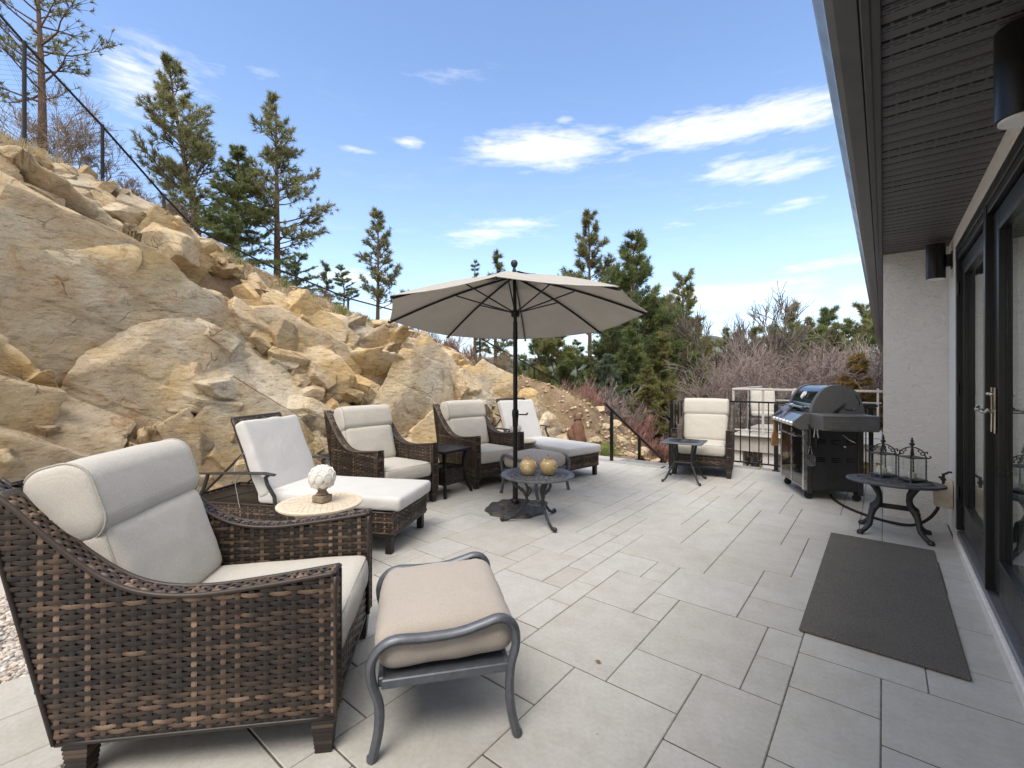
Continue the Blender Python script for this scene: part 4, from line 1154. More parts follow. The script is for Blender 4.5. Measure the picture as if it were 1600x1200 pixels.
# ------------------------------------------------------------------ paving
def paving():
    U=.158; rg=random.Random(11)
    nx=36; ny=66; x0=-5.16-.06; y0=-2.9
    x1=.452
    nx=int((x1-x0)/U)+1
    occ=[[False]*(ny) for _ in range(nx)]; own=[[0]*ny for _ in range(nx)]; cid=0
    V=[];F=[];T=[]
    mb=MB()
    def inside(x,y):
        if y>7.36: return False
        if x<-2.38 and y>6.58: return False
        if x<-3.0 and y<1.05: return False
        return True
    sizes=[(4,3)]*6+[(3,4)]*6+[(3,3)]*5+[(2,3)]*3+[(3,2)]*4+[(2,2)]*1
    for j in range(ny):
        for i in range(nx):
            if occ[i][j]: continue
            rg.shuffle(sizes)
            def pen(ab):
                a_,b_=ab; q=0
                for e in(i,i+a_):
                    k=j-1
                    while k>=0 and 0<e<nx and own[e-1][k]!=own[e][k] and j-k<9: q+=1; k-=1
                for e in(j,j+b_):
                    k=i-1
                    while k>=0 and 0<e<ny and own[k][e-1]!=own[k][e] and own[k][e-1]>0 and i-k<9: q+=.7; k-=1
                return q+rg.random()*2+(1.9 if a_*b_<7 else 0)
            sizes.sort(key=pen)
            for (a,b) in sizes+[(1,2),(2,1),(1,1)]:
                if i+a>nx or j+b>ny: continue
                if (i<18 and j<60<j+b) or (i<18<i+a and j+b>58) or j<65<j+b or (j<25<j+b and i<14) or (i<14<i+a and j<25): continue
                if any(occ[i+p][j+q] for p in range(a) for q in range(b)): continue
                break
            cid+=1
            for p in range(a):
                for q in range(b): occ[i+p][j+q]=True; own[i+p][j+q]=cid
            xa,xb=x0+i*U,min(x0+(i+a)*U,x1); ya,yb=y0+j*U,y0+(j+b)*U
            if not inside((xa+xb)/2,(ya+yb)/2): continue
            if xb-xa<.03 or yb-ya<.03: continue
            g=.0021; dz=rg.uniform(-.0008,.0012)
            mb.box(((xa+xb)/2,(ya+yb)/2,-.025+dz),(xb-xa-2*g,yb-ya-3.2*g,.058),.003,rot=rg.uniform(-.0015,.0015),tone=rg.random())
    tag(mb.build('patio_paving',M['paver'],None,30),kind='structure')
    m=MB(); m.add([(-3.0,-3,.0010),(.462,-3,.0010),(.462,7.37,.0010),(-2.376,7.37,.0010),(-2.376,6.58,.0010),(-5.22,6.58,.0010),(-5.22,1.05,.0010),(-3.0,1.05,.0010)],[(0,1,2,3,4,7),(7,4,5,6)])
    tag(m.build('paving_joints',M['joint'],None,0),kind='structure')
    b=MB(); x=-5.2
    while x<-2.62:
        w=.30; b.box((x+w/2,6.674,-.05),(w-.005,.185,.12),.006,tone=rg.random()); x+=w
    x=-2.30
    while x<.4:
        w=.30; b.box((x+w/2,7.464,-.05),(w-.005,.185,.12),.006,tone=rg.random()); x+=w
    y=6.58
    while y<7.45: b.box((-2.463,y+.12,-.05),(.17,.235,.12),.006); y+=.24
    tag(b.build('paving_border',M['border2'],None,30),kind='structure')
    w=MB(); w.box((-3.85,6.83,-.75),(3.1,.12,1.3),.01); w.box((-2.49,7.1,-.75),(.10,.8,1.3),.01); w.box((-1.0,7.60,-.75),(2.9,.06,1.3),.01)
    tag(w.build('retaining_edge',M['border'],None,30),kind='structure')
    # raised slab at the head of the stairs and the steps
    st=MB()
    for k in range(9): st.box((-2.90,6.98+.30*k,-.10-.165*k),(.86,.34,.165),.008)
    tag(st.build('garden_steps',M['border'],None,30),kind='structure')
paving()

# leaf litter specks
m=MB()
for k in range(1):
    x,y=-1.33,1.93; 
vs=[(-.018,0,0),(0,.010,.004),(.018,.001,.001),(.002,-.009,.003)]; m.add(vs,[(0,1,2,3)],Matrix.Translation((-1.04,1.93,.012)))
tag(m.build('fallen_leaf',M['larch'],None,0),'tiny orange leaf lying alone on a paver in the foreground','leaf')

# ------------------------------------------------------------------ railing and stair handrails
def railing():
    r=thing('patio_railing','black metal baluster railing along the far patio edge behind the armchair','railing',(-2.3,6.6,0))
    def loc(x,y,z): return (x+2.3,y-6.6,z)
    seg=[((-2.40,6.70),(-2.38,7.42)),((-2.38,7.42),(-.05,7.42))]
    t=MB()
    for (a,b) in seg:
        t.tube([loc(*a,.975),loc(*b,.975)],.024,4,flat=.7,up=(0,0,1)); t.tube([loc(*a,.085),loc(*b,.085)],.018,4,flat=.8,up=(0,0,1))
    t.build('rails',M['black'],r,30)
    for (x,y) in((-2.40,6.70),(-2.38,7.42),(-1.18,7.42),(-.12,7.42)):
        p=MB(); p.box(loc(x,y,.48),(.05,.05,.96),.004); p.box(loc(x,y,.012),(.09,.09,.02),.004); p.build('post',M['black'],r)
    n=0
    for (a,b) in seg:
        L=math.dist(a,b); k=int(L/.118)
        for i in range(1,k):
            x=a[0]+(b[0]-a[0])*i/k; y=a[1]+(b[1]-a[1])*i/k
            if min(abs(x+1.18),abs(x+.12))<.03 and y>7.3: continue
            p=MB(); p.tube([loc(x,y,.09),loc(x,y,.965)],.0095,4); p.build('baluster',M['black'],r,30)
railing()
def handrail(x,y0,y1,z0,z1,posts,label,ext=0):
    r=thing('stair_handrail',label,'handrail',(x,y0,0),0,'black handrails of the garden steps')
    t=MB(); dy=y1-y0
    t.tube([(0,-ext,z0+.0),(0,dy,z1)],.022,8); t.build('rail',M['black'],r,50)
    for k,(y,zb) in enumerate(posts):
        q=(y-y0+ext)/(dy+ext); z=z0+(z1-z0)*q; p=MB(); p.box((0,y-y0,(z+zb)/2-.02),(.045,.045,z-zb),.004); p.tube([(0,y-y0,z-.05),(0,y-y0,z)],.011,6); p.build('post',M['black'],r)
handrail(-3.36,6.45,9.0,.93,-.36,((6.68,0.0),(7.75,-.48),(8.80,-1.05)),'black sloping handrail with three posts, left side of the steps by the brown statue')
handrail(-2.45,6.55,9.0,.80,-.40,((6.78,-.1),(7.9,-.6),(8.8,-1.05)),'short black handrail end beside the railing corner, right side of the steps')

# ------------------------------------------------------------------ house
def house():
    h=thing('house','white stucco house end with dark vented eaves and black framed glass doors','house',(.46,5.2,0))
    O=Vector((.46,5.2,0))
    def L(x,y,z): return (x-.46,y-5.2,z)
    XW=.462; YP=5.74; TOP=2.53; HD=2.40
    w=MB()
    w.box(L(XW+.10,5.46,TOP/2),(.20,.555,TOP),0)                      # pier between door and return
    w.box(L(XW+.10,3.0,HD+.09),(.20,4.36,.20),0)                     # over the doors
    w.box(L(XW+.10,-1.6,TOP/2),(.20,4.76,TOP),0)
    w.build('wall',M['stuccow'],h,0)
    w=MB(); w.box(L(2.75,YP+.10,TOP/2),(5.5,.2,TOP),0)
    w.box(L(.10,14.0,TOP/2-2),(.198,16.3,TOP+4),0)
    w.build('return_wall',M['stucco'],h,0)
    w=MB(); w.box(L(XW+.02,3.2,.02),(.075,4.0,.10),.008); w.build('concrete_edge',M['curb'],h)
    w=MB(); w.box(L(XW+.085,3.06,.085),(.17,4.20,.035),.006); w.box(L(XW+.12,3.06,.115),(.10,4.20,.03),.004); w.build('sill',M['sill'],h)
    # soffit boards, across the eave
    s=MB(); y=-3.0
    x0=-.03;x1=XW+.05
    rg=random.Random(3)
    while y<24:
        xb=x1 if y<YP else .03
        s.box(L((x0+xb)/2,y+.051,TOP+.010),(xb-x0,.090,.012),.003)
        s.box(L((x0+xb)/2,y+.051+.051,TOP+.020),(xb-x0,.014,.008),0); y+=.102
    s.box(L(.6,10.5,TOP+.035),(1.3,27,.015),0)
    s.build('soffit',M['soffit'],h,30)
    f=MB(); f.box(L(-.045,10.5,TOP+.075),(.028,27,.19),.004); f.box(L(-.020,10.5,TOP-.008),(.03,27,.012),.003); f.build('fascia',M['fascia'],h)
    g=MB()
    pr=[(-.060,.165),(-.060,.045),(-.066,.035),(-.125,.035),(-.150,.055),(-.158,.085),(-.178,.110),(-.190,.135),(-.190,.162),(-.182,.168),(-.184,.140),(-.172,.116),(-.150,.092),(-.142,.062),(-.122,.044),(-.070,.044)]
    g.prism([(a,b-.028) for a,b in pr],27,Matrix(((1,0,0,-.46),(0,0,1,-3-5.2),(0,1,0,TOP),(0,0,0,1)))); g.build('gutter',M['gutter'],h,25)
    r=MB(); r.prism([(-.16,.155),(3.2,1.15),(3.2,1.20),(-.16,.185)],27,Matrix(((1,0,0,-.46),(0,0,1,-3-5.2),(0,1,0,TOP),(0,0,0,1)))); r.build('roof',M['fascia'],h,20)
    # door frame + leaves; recess behind the wall face
    d=MB()
    XF=XW+.035
    y1=5.175; y0=1.0
    d.box(L(XF+.02,y1-.035,1.26),(.12,.07,2.28),.004); d.box(L(XF+.02,y0+.035,1.26),(.12,.07,2.28),.004)
    d.box(L(XF+.02,3.09,HD-.035),(.12,4.05,.07),.004)
    d.box(L(XF+.012,3.09,HD-.095),(.09,4.03,.045),.004)
    d.box(L(XF+.05,3.72,1.245),(.06,.05,2.20),.004)
    d.box(L(XF-.018,3.80,1.24),(.045,.06,2.24),.004)
    dfr=d.build('door_frame',M['frame'],h)
    for nm,ya,yb in(('a',3.722,5.10),('b',1.10,3.718)):
        q=MB(); x=XF+.018; sw=.118
        q.box(L(x,yb-sw/2,1.22),(.05,sw,2.10),.005); q.box(L(x,ya+sw/2,1.22),(.05,sw,2.10),.005)
        q.box(L(x,(ya+yb)/2,2.22),(.05,yb-ya-2*sw,.10),.005); q.box(L(x,(ya+yb)/2,.235),(.05,yb-ya-2*sw,.19),.005)
        for yy,sg in((yb-sw-.012,1),(ya+sw+.012,-1)): q.box(L(x-.016,yy,1.25),(.03,.020,1.84),.004)
        for zz in(.345,2.155): q.box(L(x-.016,(ya+yb)/2,zz),(.03,yb-ya-2*sw,.020),.004)
        lf=q.build('glass_door',M['frame'],h)
        p=MB(); p.box(L(x,(ya+yb)/2,1.25),(.008,yb-ya-2*sw-.004,1.84),0); p.build('pane',M['glass'],lf,0)
        hh=MB(); hy=ya+sw/2-.01 if nm=='a' else yb-sw/2+.01
        sg=1 if nm=='a' else -1
        hh.box(L(x-.032,hy,1.16),(.012,.036,.26),.005)
        hh.tube([L(x-.038,hy,1.155),L(x-.085,hy,1.155)],.009,8)
        hh.tube(spline([L(x-.082,hy,1.155),L(x-.088,hy+sg*.03,1.157),L(x-.085,hy+sg*.08,1.150),L(x-.08,hy+sg*.115,1.160),L(x-.07,hy+sg*.125,1.172)],4),.0085,8)
        hh.lathe([(.010,0),(.012,.006),(.008,.016),(.003,.018)],12,M=Matrix.Translation(L(x-.038,hy,1.25))@Matrix.Rotation(R(-90),4,'Y'))
        hh.build('door_handle',M['nickel'],lf,50)
    hg=MB()
    for z in(.42,1.25,2.05): hg.tube([L(XF-.030,5.10,z-.05),L(XF-.030,5.10,z+.05)],.010,8)
    hg.build('hinge',M['frame'],dfr,50)
    # interior room
    i=MB()
    i.box(L(2.6,3.0,.06),(4.0,7.0,.02),0); i.box(L(2.6,3.0,2.62),(4.0,7.0,.02),0); i.box(L(4.6,3.0,1.3),(.02,7.0,2.6),0)
    i.box(L(2.6,-.5,1.3),(4.0,.02,2.6),0)
    i.build('room',M['white'],h,0)
    i=MB(); i.box(L(2.75,YP-.03,TOP/2),(4.1,.02,TOP),0); i.build('inner_wall',M['white'],h,0)
house()
def sconce(y,label):
    t=thing('wall_lamp',label,'wall lamp',(.462,y,2.35),0,'black cylinder wall lamps')
    m=MB(); m.lathe([(.060,-.150),(.066,-.148),(.066,.150),(.062,.152)],36,(-.105,0,0)); c=m.build('cylinder_shade',M['black'],t,40)
    m=MB(); m.lathe([(.057,-.146),(.058,-.156)],30,(-.105,0,0)); m.build('diffuser',M['white'],c,40)
    m=MB(); m.box((-.022,0,0),(.042,.055,.10),.005); m.box((-.004,0,0),(.012,.095,.14),.003); m.build('wall_bracket',M['black'],t)
sconce(5.45,'black cylinder wall lamp above the oval table, in the stucco corner')
sconce(2.235,'black cylinder wall lamp cut off by the top right corner of the photo')

# ------------------------------------------------------------------ hillside
def itp(y,tab):
    xs=[a for a,b in tab]; return np.interp(y,xs,[b for a,b in tab])
FOOT=[(-6,-5.3),(3,-5.35),(5,-5.25),(7,-4.95),(9,-4.2),(12,-4.2),(30,-4.5)]
Z0=[(-10,-.02),(6.7,-.02),(8.0,-.35),(9.5,-1.0),(12,-2.0),(16,-3.6),(24,-5),(45,-7),(140,-10)]
ZR=[(-6,4.3),(-3,4.2),(.4,3.75),(1.8,3.4),(2.9,2.75),(3.7,2.30),(5.5,2.05),(6.8,1.55),(9,.75),(10.8,0),(14,-1.6),(20,-3.6),(140,-8)]
ZC=[(-10,6.2),(-3,5.6),(.5,4.88),(2.2,4.15),(4.3,3.46),(6.2,2.85),(8.2,2.37),(10.3,1.85),(12.4,1.25),(14.5,.5),(16.6,-.3),(22,-2),(40,-4),(140,-5)]
ZF=[(-10,8.5),(0,7.2),(6,4.2),(12,1.5),(20,-1.5),(40,-5),(140,-6)]   # at x=-24
XR=-7.3; XC=-10.0
def terr(x,y):
    x=np.asarray(x,float); y=np.asarray(y,float)
    f=itp(y,FOOT); z0=itp(y,Z0); zr=itp(y,ZR); zc=itp(y,ZC); zf=itp(y,ZF)
    z=np.where(x>f,z0,0)
    t=np.clip((f-x)/(f-XR),0,1); z=np.where((x<=f)&(x>XR),z0+(zr-z0)*t,z)
    t=np.clip((XR-x)/(XR-XC),0,1); z=np.where((x<=XR)&(x>XC),zr+(zc-zr)*t,z)
    t=np.clip((XC-x)/14,0,4); z=np.where(x<=XC,zc+(zf-zc)*t*np.where(t>1,.6,1),z)
    return z
# hash-based cellular noise
def h3(ix,iy,iz,k):
    a=(ix.astype(np.int64)*73856093)^(iy.astype(np.int64)*19349663)^(iz.astype(np.int64)*83492791)^(k*2654435761)
    a&=0xffffffff; a=(a^(a>>15))*2246822519&0xffffffff; a=(a^(a>>13))*3266489917&0xffffffff; a^=a>>16
    return (a&0xffffff)/float(0x1000000)
def cells(P,seed):
    I=np.floor(P).astype(np.int64); n=len(P)
    F1=np.full(n,9.);F2=np.full(n,9.);C=np.zeros((n,3));ID=np.zeros((n,3),np.int64);C2=np.zeros((n,3));ID2=np.zeros((n,3),np.int64)
    for dx in(-1,0,1):
        for dy in(-1,0,1):
            for dz in(-1,0,1):
                J=I+np.array([dx,dy,dz]); s=np.stack([J[:,k]+h3(J[:,0],J[:,1],J[:,2],seed+k) for k in range(3)],1)
                d=np.sqrt(((P-s)**2).sum(1)); m=d<F1; q=(~m)&(d<F2)
                C2[m]=C[m]; ID2[m]=ID[m]; F2[m]=F1[m]; F1[m]=d[m]; C[m]=s[m]; ID[m]=J[m]
                F2[q]=d[q]; C2[q]=s[q]; ID2[q]=J[q]
    rr=lambda ID:np.stack([h3(ID[:,0],ID[:,1],ID[:,2],seed+10+k) for k in range(4)],1)
    return F1,F2,C,rr(ID),C2,rr(ID2)
def vnoise(P,seed):
    I=np.floor(P).astype(np.int64); f=P-I; f=f*f*(3-2*f); r=0
    for dx in(0,1):
        for dy in(0,1):
            for dz in(0,1):
                w=(f[:,0] if dx else 1-f[:,0])*(f[:,1] if dy else 1-f[:,1])*(f[:,2] if dz else 1-f[:,2])
                r=r+w*h3(I[:,0]+dx,I[:,1]+dy,I[:,2]+dz,seed)
    return r*2-1
def fbm(P,seed,oct=4):
    r=0;a=1.;q=0
    for k in range(oct): r=r+a*vnoise(P*(2**k)+k*17.3,seed+k); q+=a; a*=.5
    return r/q
Rx=np.array(Matrix.Rotation(R(28),3,'X'))   # bedding dips along the wall
def facet(P,size,amp,slope,crack,seed,warp=.22,blend=.12):
    Q=P@Rx.T/np.array(size)
    W=np.stack([fbm(Q*1.3+9*k,seed+50+k,3) for k in range(3)],1); Q=Q+W*warp
    F1,F2,C,r,C2,r2=cells(Q,seed)
    pl=lambda C,r:(r[:,0]-.5)*2*amp+((Q-C)*((r[:,1:4]-.5)*2*slope)).sum(1)*np.array(size).mean()
    bw=np.clip(.5+(F2-F1)/blend*.5,0,1); bw=bw*bw*(3-2*bw)
    h=pl(C,r)*bw+pl(C2,r2)*(1-bw)
    e=np.clip((F2-F1)/.075,0,1); e=e*e*(3-2*e)
    return h-crack*(1-e), r[:,0]
def rock_disp(P):
    h1,r1=facet(P,(1.5,1.9,.95),.34,.95,.11,11,.16,.20)
    h2,r2=facet(P,(.55,.80,.42),.12,.62,.055,23,.13,.14)
    h3_,r3=facet(P,(.17,.24,.13),.030,.55,.014,37,.14,.14)
    st=fbm((P@Rx.T+np.stack([fbm(P*1.1,201+k,3) for k in range(3)],1)*.5)*np.array([1.6,1.4,6.0]),71,4)*.014
    fm=np.clip(fbm(P*.8,81,3)*2.5+.45,0,1)
    return h1+h2*(.55+.6*fm)+h3_*(.35+fm)*1.1+st+fbm(P*4.0,91,3)*.020+fbm(P*14,95,4)*.014, r1*.5+r2*.3+r3*.2
def rock():
    Y=np.concatenate([np.linspace(-4.5,.0,150)[:-1],np.linspace(0,9.2,760)[:-1],np.linspace(9.2,14,160)]); N=300
    t=np.linspace(-.10,1.42,N)
    YY,TT=np.meshgrid(Y,t,indexing='ij'); y=YY.ravel(); v=TT.ravel()
    f=itp(y,FOOT); z0=itp(y,Z0)-.05; zr=itp(y,ZR); zc=itp(y,ZC)
    vv=np.clip(v,-.1,1)
    prof=np.interp(vv,[-.1,0,.35,.7,1],[0,0,.26,.58,1]); 
    x=f+(XR-f)*prof; z=z0+(zr-z0)*np.interp(vv,[-.1,0,.35,.7,1],[-.12,0,.44,.80,1])
    o=np.clip(v-1,0,1); x=x+(XC-XR)*o; z=z+(zc-zr)*o
    base=np.stack([x,y,z],1)
    n=np.array([.86,-.05,.50]); h,tone=rock_disp(base)
    w=np.clip((1.05-v)/.20,0,1)*np.clip((9.0-y)/1.6,0,1)
    sink=-.05-.35*np.clip((v-1.0)/.4,0,1)-.22*np.clip((y-7.6)/1.4,0,1)
    kk=h*(.35+.65*w)+sink*1.0-.20*(1-np.clip((13-y)/3.0,0,1))
    # toe: do not push onto the patio
    toe=np.clip((v+.02)/.25,0,1); kk=np.where(kk>0,kk*(.35+.65*toe),kk)
    V=base+n*kk[:,None]
    V[:,1]+=fbm(base*2.1,131,3)*.07
    A,B=len(Y),N; i=np.arange(A-1)[:,None]*B+np.arange(B-1)[None]
    F=np.stack([i,i+1,i+B+1,i+B],-1).reshape(-1,4)
    o=npmesh('rock_face',V+n*.02,F[:,::-1],M['rock'],None,0,tone); tag(o,kind='structure')
def block_templates():
    import bmesh
    out=[]
    for k in range(14):
        rg=random.Random(900+k); bm=bmesh.new(); bmesh.ops.create_cube(bm,size=2)
        for q in range(9):
            d=Vector((rg.gauss(0,1),rg.gauss(0,1),rg.gauss(0,1))).normalized(); h=rg.uniform(.62,1.02)
            g=bm.verts[:]+bm.edges[:]+bm.faces[:]
            bmesh.ops.bisect_plane(bm,geom=g,plane_co=d*h,plane_no=d,clear_outer=True)
            bmesh.ops.holes_fill(bm,edges=bm.edges[:],sides=0)
        bmesh.ops.dissolve_degenerate(bm,dist=.02,edges=bm.edges[:])
        bmesh.ops.bevel(bm,geom=bm.edges[:],offset=.035,segments=1,affect='EDGES')
        lv=[]
        for L in(.50,.17,.075):
            for _ in range(7):
                bmesh.ops.triangulate(bm,faces=bm.faces[:])
                es=[e for e in bm.edges if e.calc_length()>L]
                if not es: break
                bmesh.ops.subdivide_edges(bm,edges=es,cuts=1)
            bmesh.ops.triangulate(bm,faces=bm.faces[:]); bm.verts.index_update()
            lv.append((np.array([v.co[:] for v in bm.verts]),np.array([[v.index for v in f.verts] for f in bm.faces])))
        bm.free(); out.append(lv)
    return out
def rock_blocks():
    TP=block_templates(); rg=random.Random(4); Vs=[];Fs=[];Ts=[];b=0
    def base(y,v):
        f=float(itp(y,FOOT)); z0=float(itp(y,Z0))-.05; zr=float(itp(y,ZR)); zc=float(itp(y,ZC)); vv=min(max(v,-.1),1)
        x=f+(XR-f)*float(np.interp(vv,[-.1,0,.35,.7,1],[0,0,.26,.58,1])); z=z0+(zr-z0)*float(np.interp(vv,[-.1,0,.35,.7,1],[-.12,0,.44,.80,1]))
        o=max(0,v-1); return Vector((x+(XC-XR)*o,y,z+(zc-zr)*o))
    ax=Matrix.Rotation(R(-26),3,'X')
    def put(y,v,r,lvl,out,sq,jit):
        nonlocal b
        V,F=TP[rg.randrange(14)][lvl]
        e=Matrix.Rotation(rg.gauss(0,jit),3,'X')@Matrix.Rotation(rg.gauss(0,jit),3,'Y')@Matrix.Rotation(rg.gauss(0,jit),3,'Z')
        flip=Matrix.Rotation(math.pi*rg.randrange(2),3,'Z')@Matrix.Rotation(math.pi*rg.randrange(2),3,'X')
        Mx=np.array(ax@e@Matrix.Diagonal(Vector((sq[0]*r,sq[1]*r,sq[2]*r)))@flip)
        p=base(y,v)+Vector((.80,-.05,.55))*(out*r)
        W=V@Mx.T+np.array(p)
        k=min(.045,.10*r); N=W-np.array(p); N/=np.linalg.norm(N,axis=1)[:,None]
        dn=fbm(W*2.6+b*.001,501,4)*k*1.1+fbm(W*11,511,3)*k*.35
        st=np.abs(((W@np.array([.1,.42,.9]))*(2.2/max(r,.25)))%1-.5)   # bedding steps
        W=W+N*(dn-(st<.055)*k*.30)[:,None]
        Vs.append(W); Fs.append(F+b); Ts.append(np.full(len(W),rg.random())); b+=len(W)
    y=-1.6
    while y<7.7:
        v=.02
        while v<(.82 if y>.6 else .88):
            yy=y+rg.uniform(-.4,.4); vv=v+rg.uniform(-.09,.09); r=rg.uniform(.50,1.0)*(1 if yy<5.5 else .72)
            top=max(0,(vv-.62)/.3); lim=1-.60*min(1,top)
            put(yy,vv,r*lim,2,rg.uniform(-.30,.02)-.30*top,(rg.uniform(.28,.44),rg.uniform(1.0,1.5),rg.uniform(.75,1.1)),.12)
            v+=rg.uniform(.20,.30)
        y+=.92
    for _ in range(480):
        yy=rg.uniform(-1.8,8.0); vv=rg.uniform(-.02,.98)
        if noise.noise(Vector((yy*.55,vv*2.2,9.1)))<-.12 and vv>.12: continue
        put(yy,vv,rg.uniform(.12,.30)*(1 if vv<.8 else .7),1,rg.uniform(-.3,.55)*(1 if vv<.8 else .4),(rg.uniform(.6,1),rg.uniform(.9,1.5),rg.uniform(.5,.9)),.35)
    for _ in range(900):
        yy=rg.uniform(-1.5,8.4); vv=rg.uniform(-.03,1.10)
        if noise.noise(Vector((yy*.55,vv*2.2,9.1)))<-.08 and vv>.1: continue
        put(yy,vv,rg.uniform(.04,.12),0 if rg.random()<.3 else 1,rg.uniform(-.5,1.6),(rg.uniform(.6,1),rg.uniform(.9,1.5),rg.uniform(.5,.9)),.6)
    o=npmesh('rock_face_blocks',np.concatenate(Vs),np.concatenate(Fs),M['rock'],None,24,np.concatenate(Ts)); tag(o,kind='structure')
rock_blocks()
rock()
def dirt():
    Y=np.linspace(-6,17,420); X=np.linspace(-7.0,-15,190)
    YY,XX=np.meshgrid(Y,X,indexing='ij'); y=YY.ravel(); x=XX.ravel()
    P=np.stack([x,y,0*x],1); z=terr(x,y)+.03+fbm(P*.9,5,4)*.10+fbm(P*5,15,4)*.045
    k=(x>XR+.0); z=np.where(k,z-1.2*(x-XR)-.06,z)
    V=np.stack([x,y,z],1); A,B=len(Y),len(X); i=np.arange(A-1)[:,None]*B+np.arange(B-1)[None]
    F=np.stack([i,i+1,i+B+1,i+B],-1).reshape(-1,4)
    tag(npmesh('dirt_slope',V,F,M['dirt'],None,180,np.full(len(V),.5)),kind='structure')
dirt()
def ground():
    def axis(a,b,c,d,f): return np.unique(np.concatenate([np.linspace(a,b,30),np.linspace(b,c,f),np.linspace(c,d,30)]))
    X=axis(-160,-30,20,160,90); Y=axis(-60,-8,50,260,110)
    YY,XX=np.meshgrid(Y,X,indexing='ij'); y=YY.ravel(); x=XX.ravel(); P=np.stack([x,y,0*x],1)
    z=terr(x,y)-.35+fbm(P*.35,6,3)*.15
    z=np.where((x>-8)&(y<7.5)&(y>-12),-.40,z)
    z=np.where((x<-6.4)&(x>-14.5)&(y>-6)&(y<17),z-.5,z)
    V=np.stack([x,y,z],1); A,B=len(Y),len(X); i=np.arange(A-1)[:,None]*B+np.arange(B-1)[None]
    F=np.stack([i,i+B,i+B+1,i+1],-1).reshape(-1,4)
    tag(npmesh('hillside_ground',V,F[:,::-1],M['dirt'],None,180,np.full(len(V),.5)),kind='structure')
    # lower slope left of the steps
    Y=np.linspace(6.7,15,240); X=np.linspace(-7.8,-3.42,150)
    YY,XX=np.meshgrid(Y,X,indexing='ij'); y=YY.ravel(); x=XX.ravel()
    z=side_z(x,y); V=np.stack([x,y,z],1); A,B=len(Y),len(X); i=np.arange(A-1)[:,None]*B+np.arange(B-1)[None]
    F=np.stack([i,i+1,i+B+1,i+B],-1).reshape(-1,4)
    tag(npmesh('step_side_slope',V,F,M['dirt'],None,180,np.full(len(V),.5)),kind='structure')
def side_z(x,y):
    x=np.asarray(x,float); y=np.asarray(y,float); P=np.stack([x,y,0*x],-1).reshape(-1,3)
    base=np.interp(y,[6.7,8,9,10,12,15],[-.03,-.10,-.5,-.85,-1.6,-2.8]); rise=np.interp(-3.6-x,[0,.4,.8,1.5,2.5,4.2],[0,.15,.5,1.25,1.65,1.95])*np.clip((y-7.75)/1.1,0,1)
    return base+rise+(fbm(P*2.2,8,4)*.09-.02).reshape(x.shape)
ground()
def hills():
    for (nm,px0,px1,d,prof,dep) in (('far_hill',880,1500,260,[(880,560),(1000,548),(1080,532),(1110,524),(1160,535),(1240,552),(1500,560)],120),
                                    ('near_ridge',560,1500,95,[(560,580),(700,566),(800,560),(900,556),(1000,552),(1120,560),(1250,560),(1380,552),(1500,548)],50)):
        vs=[];N=90;K=8
        for i in range(N+1):
            px=px0+(px1-px0)*i/N; top=np.interp(px,[a for a,b in prof],[b for a,b in prof])+2.0*noise.noise(Vector((px*.05,d,0)))
            for k in range(K+1):
                q=k/K; dd=d+dep*(q-.5)
                zt=row(top,d); zb=-12; s=math.sin(q*math.pi)**.7
                p=sight(px,dd,zb+(zt-zb)*s+1.5*noise.noise(Vector((px*.03,q*5,d)))*s); vs.append(p)
        fs=[(i*(K+1)+k,(i+1)*(K+1)+k,(i+1)*(K+1)+k+1,i*(K+1)+k+1) for i in range(N) for k in range(K)]
        m=MB(); m.add(vs,fs); tag(m.build(nm,M['hill'],None,180),kind='structure')
hills()

def stone_mesh(r,seed,sq=(1,1,.7),n=3,rough=.28):
    """angular boulder"""
    import bmesh
    bm=bmesh.new(); bmesh.ops.create_icosphere(bm,subdivisions=n,radius=1)
    rg=random.Random(seed); pl=[]
    for k in range(13):
        d=Vector((rg.gauss(0,1),rg.gauss(0,1),rg.gauss(0,1))).normalized(); pl.append((d,rg.uniform(.55,.86)))
    for v in bm.verts:
        p=v.co.copy()
        for d,h in pl:
            t=p.dot(d)
            if t>h: p-=d*(t-h)
        p*=1+rough*.35*noise.noise(p*2.2+Vector((seed,0,0)))+rough*.12*noise.noise(p*7)
        v.co=Vector((p.x*r*sq[0],p.y*r*sq[1],p.z*r*sq[2]))
    me=bpy.data.meshes.new('boulder'); bm.to_mesh(me); bm.free()
    a=me.attributes.new('tone','FLOAT','POINT'); a.data.foreach_set('value',[.35+.3*rg.random()]*len(me.vertices)); return me
def boulder(x,y,z,r,seed,label,sq=(1,1,.7),rz=0,group=None,tilt=(0,0)):
    o=link('boulder',stone_mesh(r,seed,sq,4 if r>.2 else 3),M['rock'],None,28); o.location=(x,y,z); o.rotation_euler=(tilt[0],tilt[1],rz)
    return tag(o,label,'boulder',group)
x,y=sight(262,5.5); boulder(x,y,row(386,5.5),.36,3,'large overhanging angular boulder perched on the crest of the rock wall',(1.2,1.1,.72),.6,None,(.3,.5))
x,y=sight(206,5.45); boulder(x,y,row(364,5.45),.19,5,'small blocky stone wedged in the rock face just left of the overhanging boulder',(1.2,.9,.8),.4)
x,y=sight(345,6.5); boulder(x,y,row(424,6.5),.30,8,'pale flat boulder on the rock crest just right of the overhanging one',(1.3,.9,.5),.2)
BL=[(655,9.0,505,.22,'tan boulder on the dirt slope below the left umbrella tip'),(600,8.7,508,.24,'wide tan boulder beside the umbrella left tip, set in the slope'),
    (445,7.4,476,.20,'small tan boulder at the top edge of the rock below the dirt slope'),(500,7.9,497,.17,'small block resting on the rock shelf left of the umbrella'),
    (716,10.2,577,.14,'small flat stone perched on the shoulder of the rock below the umbrella'),
    (700,11.6,548,.20,'pale stone on the slope seen below the umbrella canopy')]
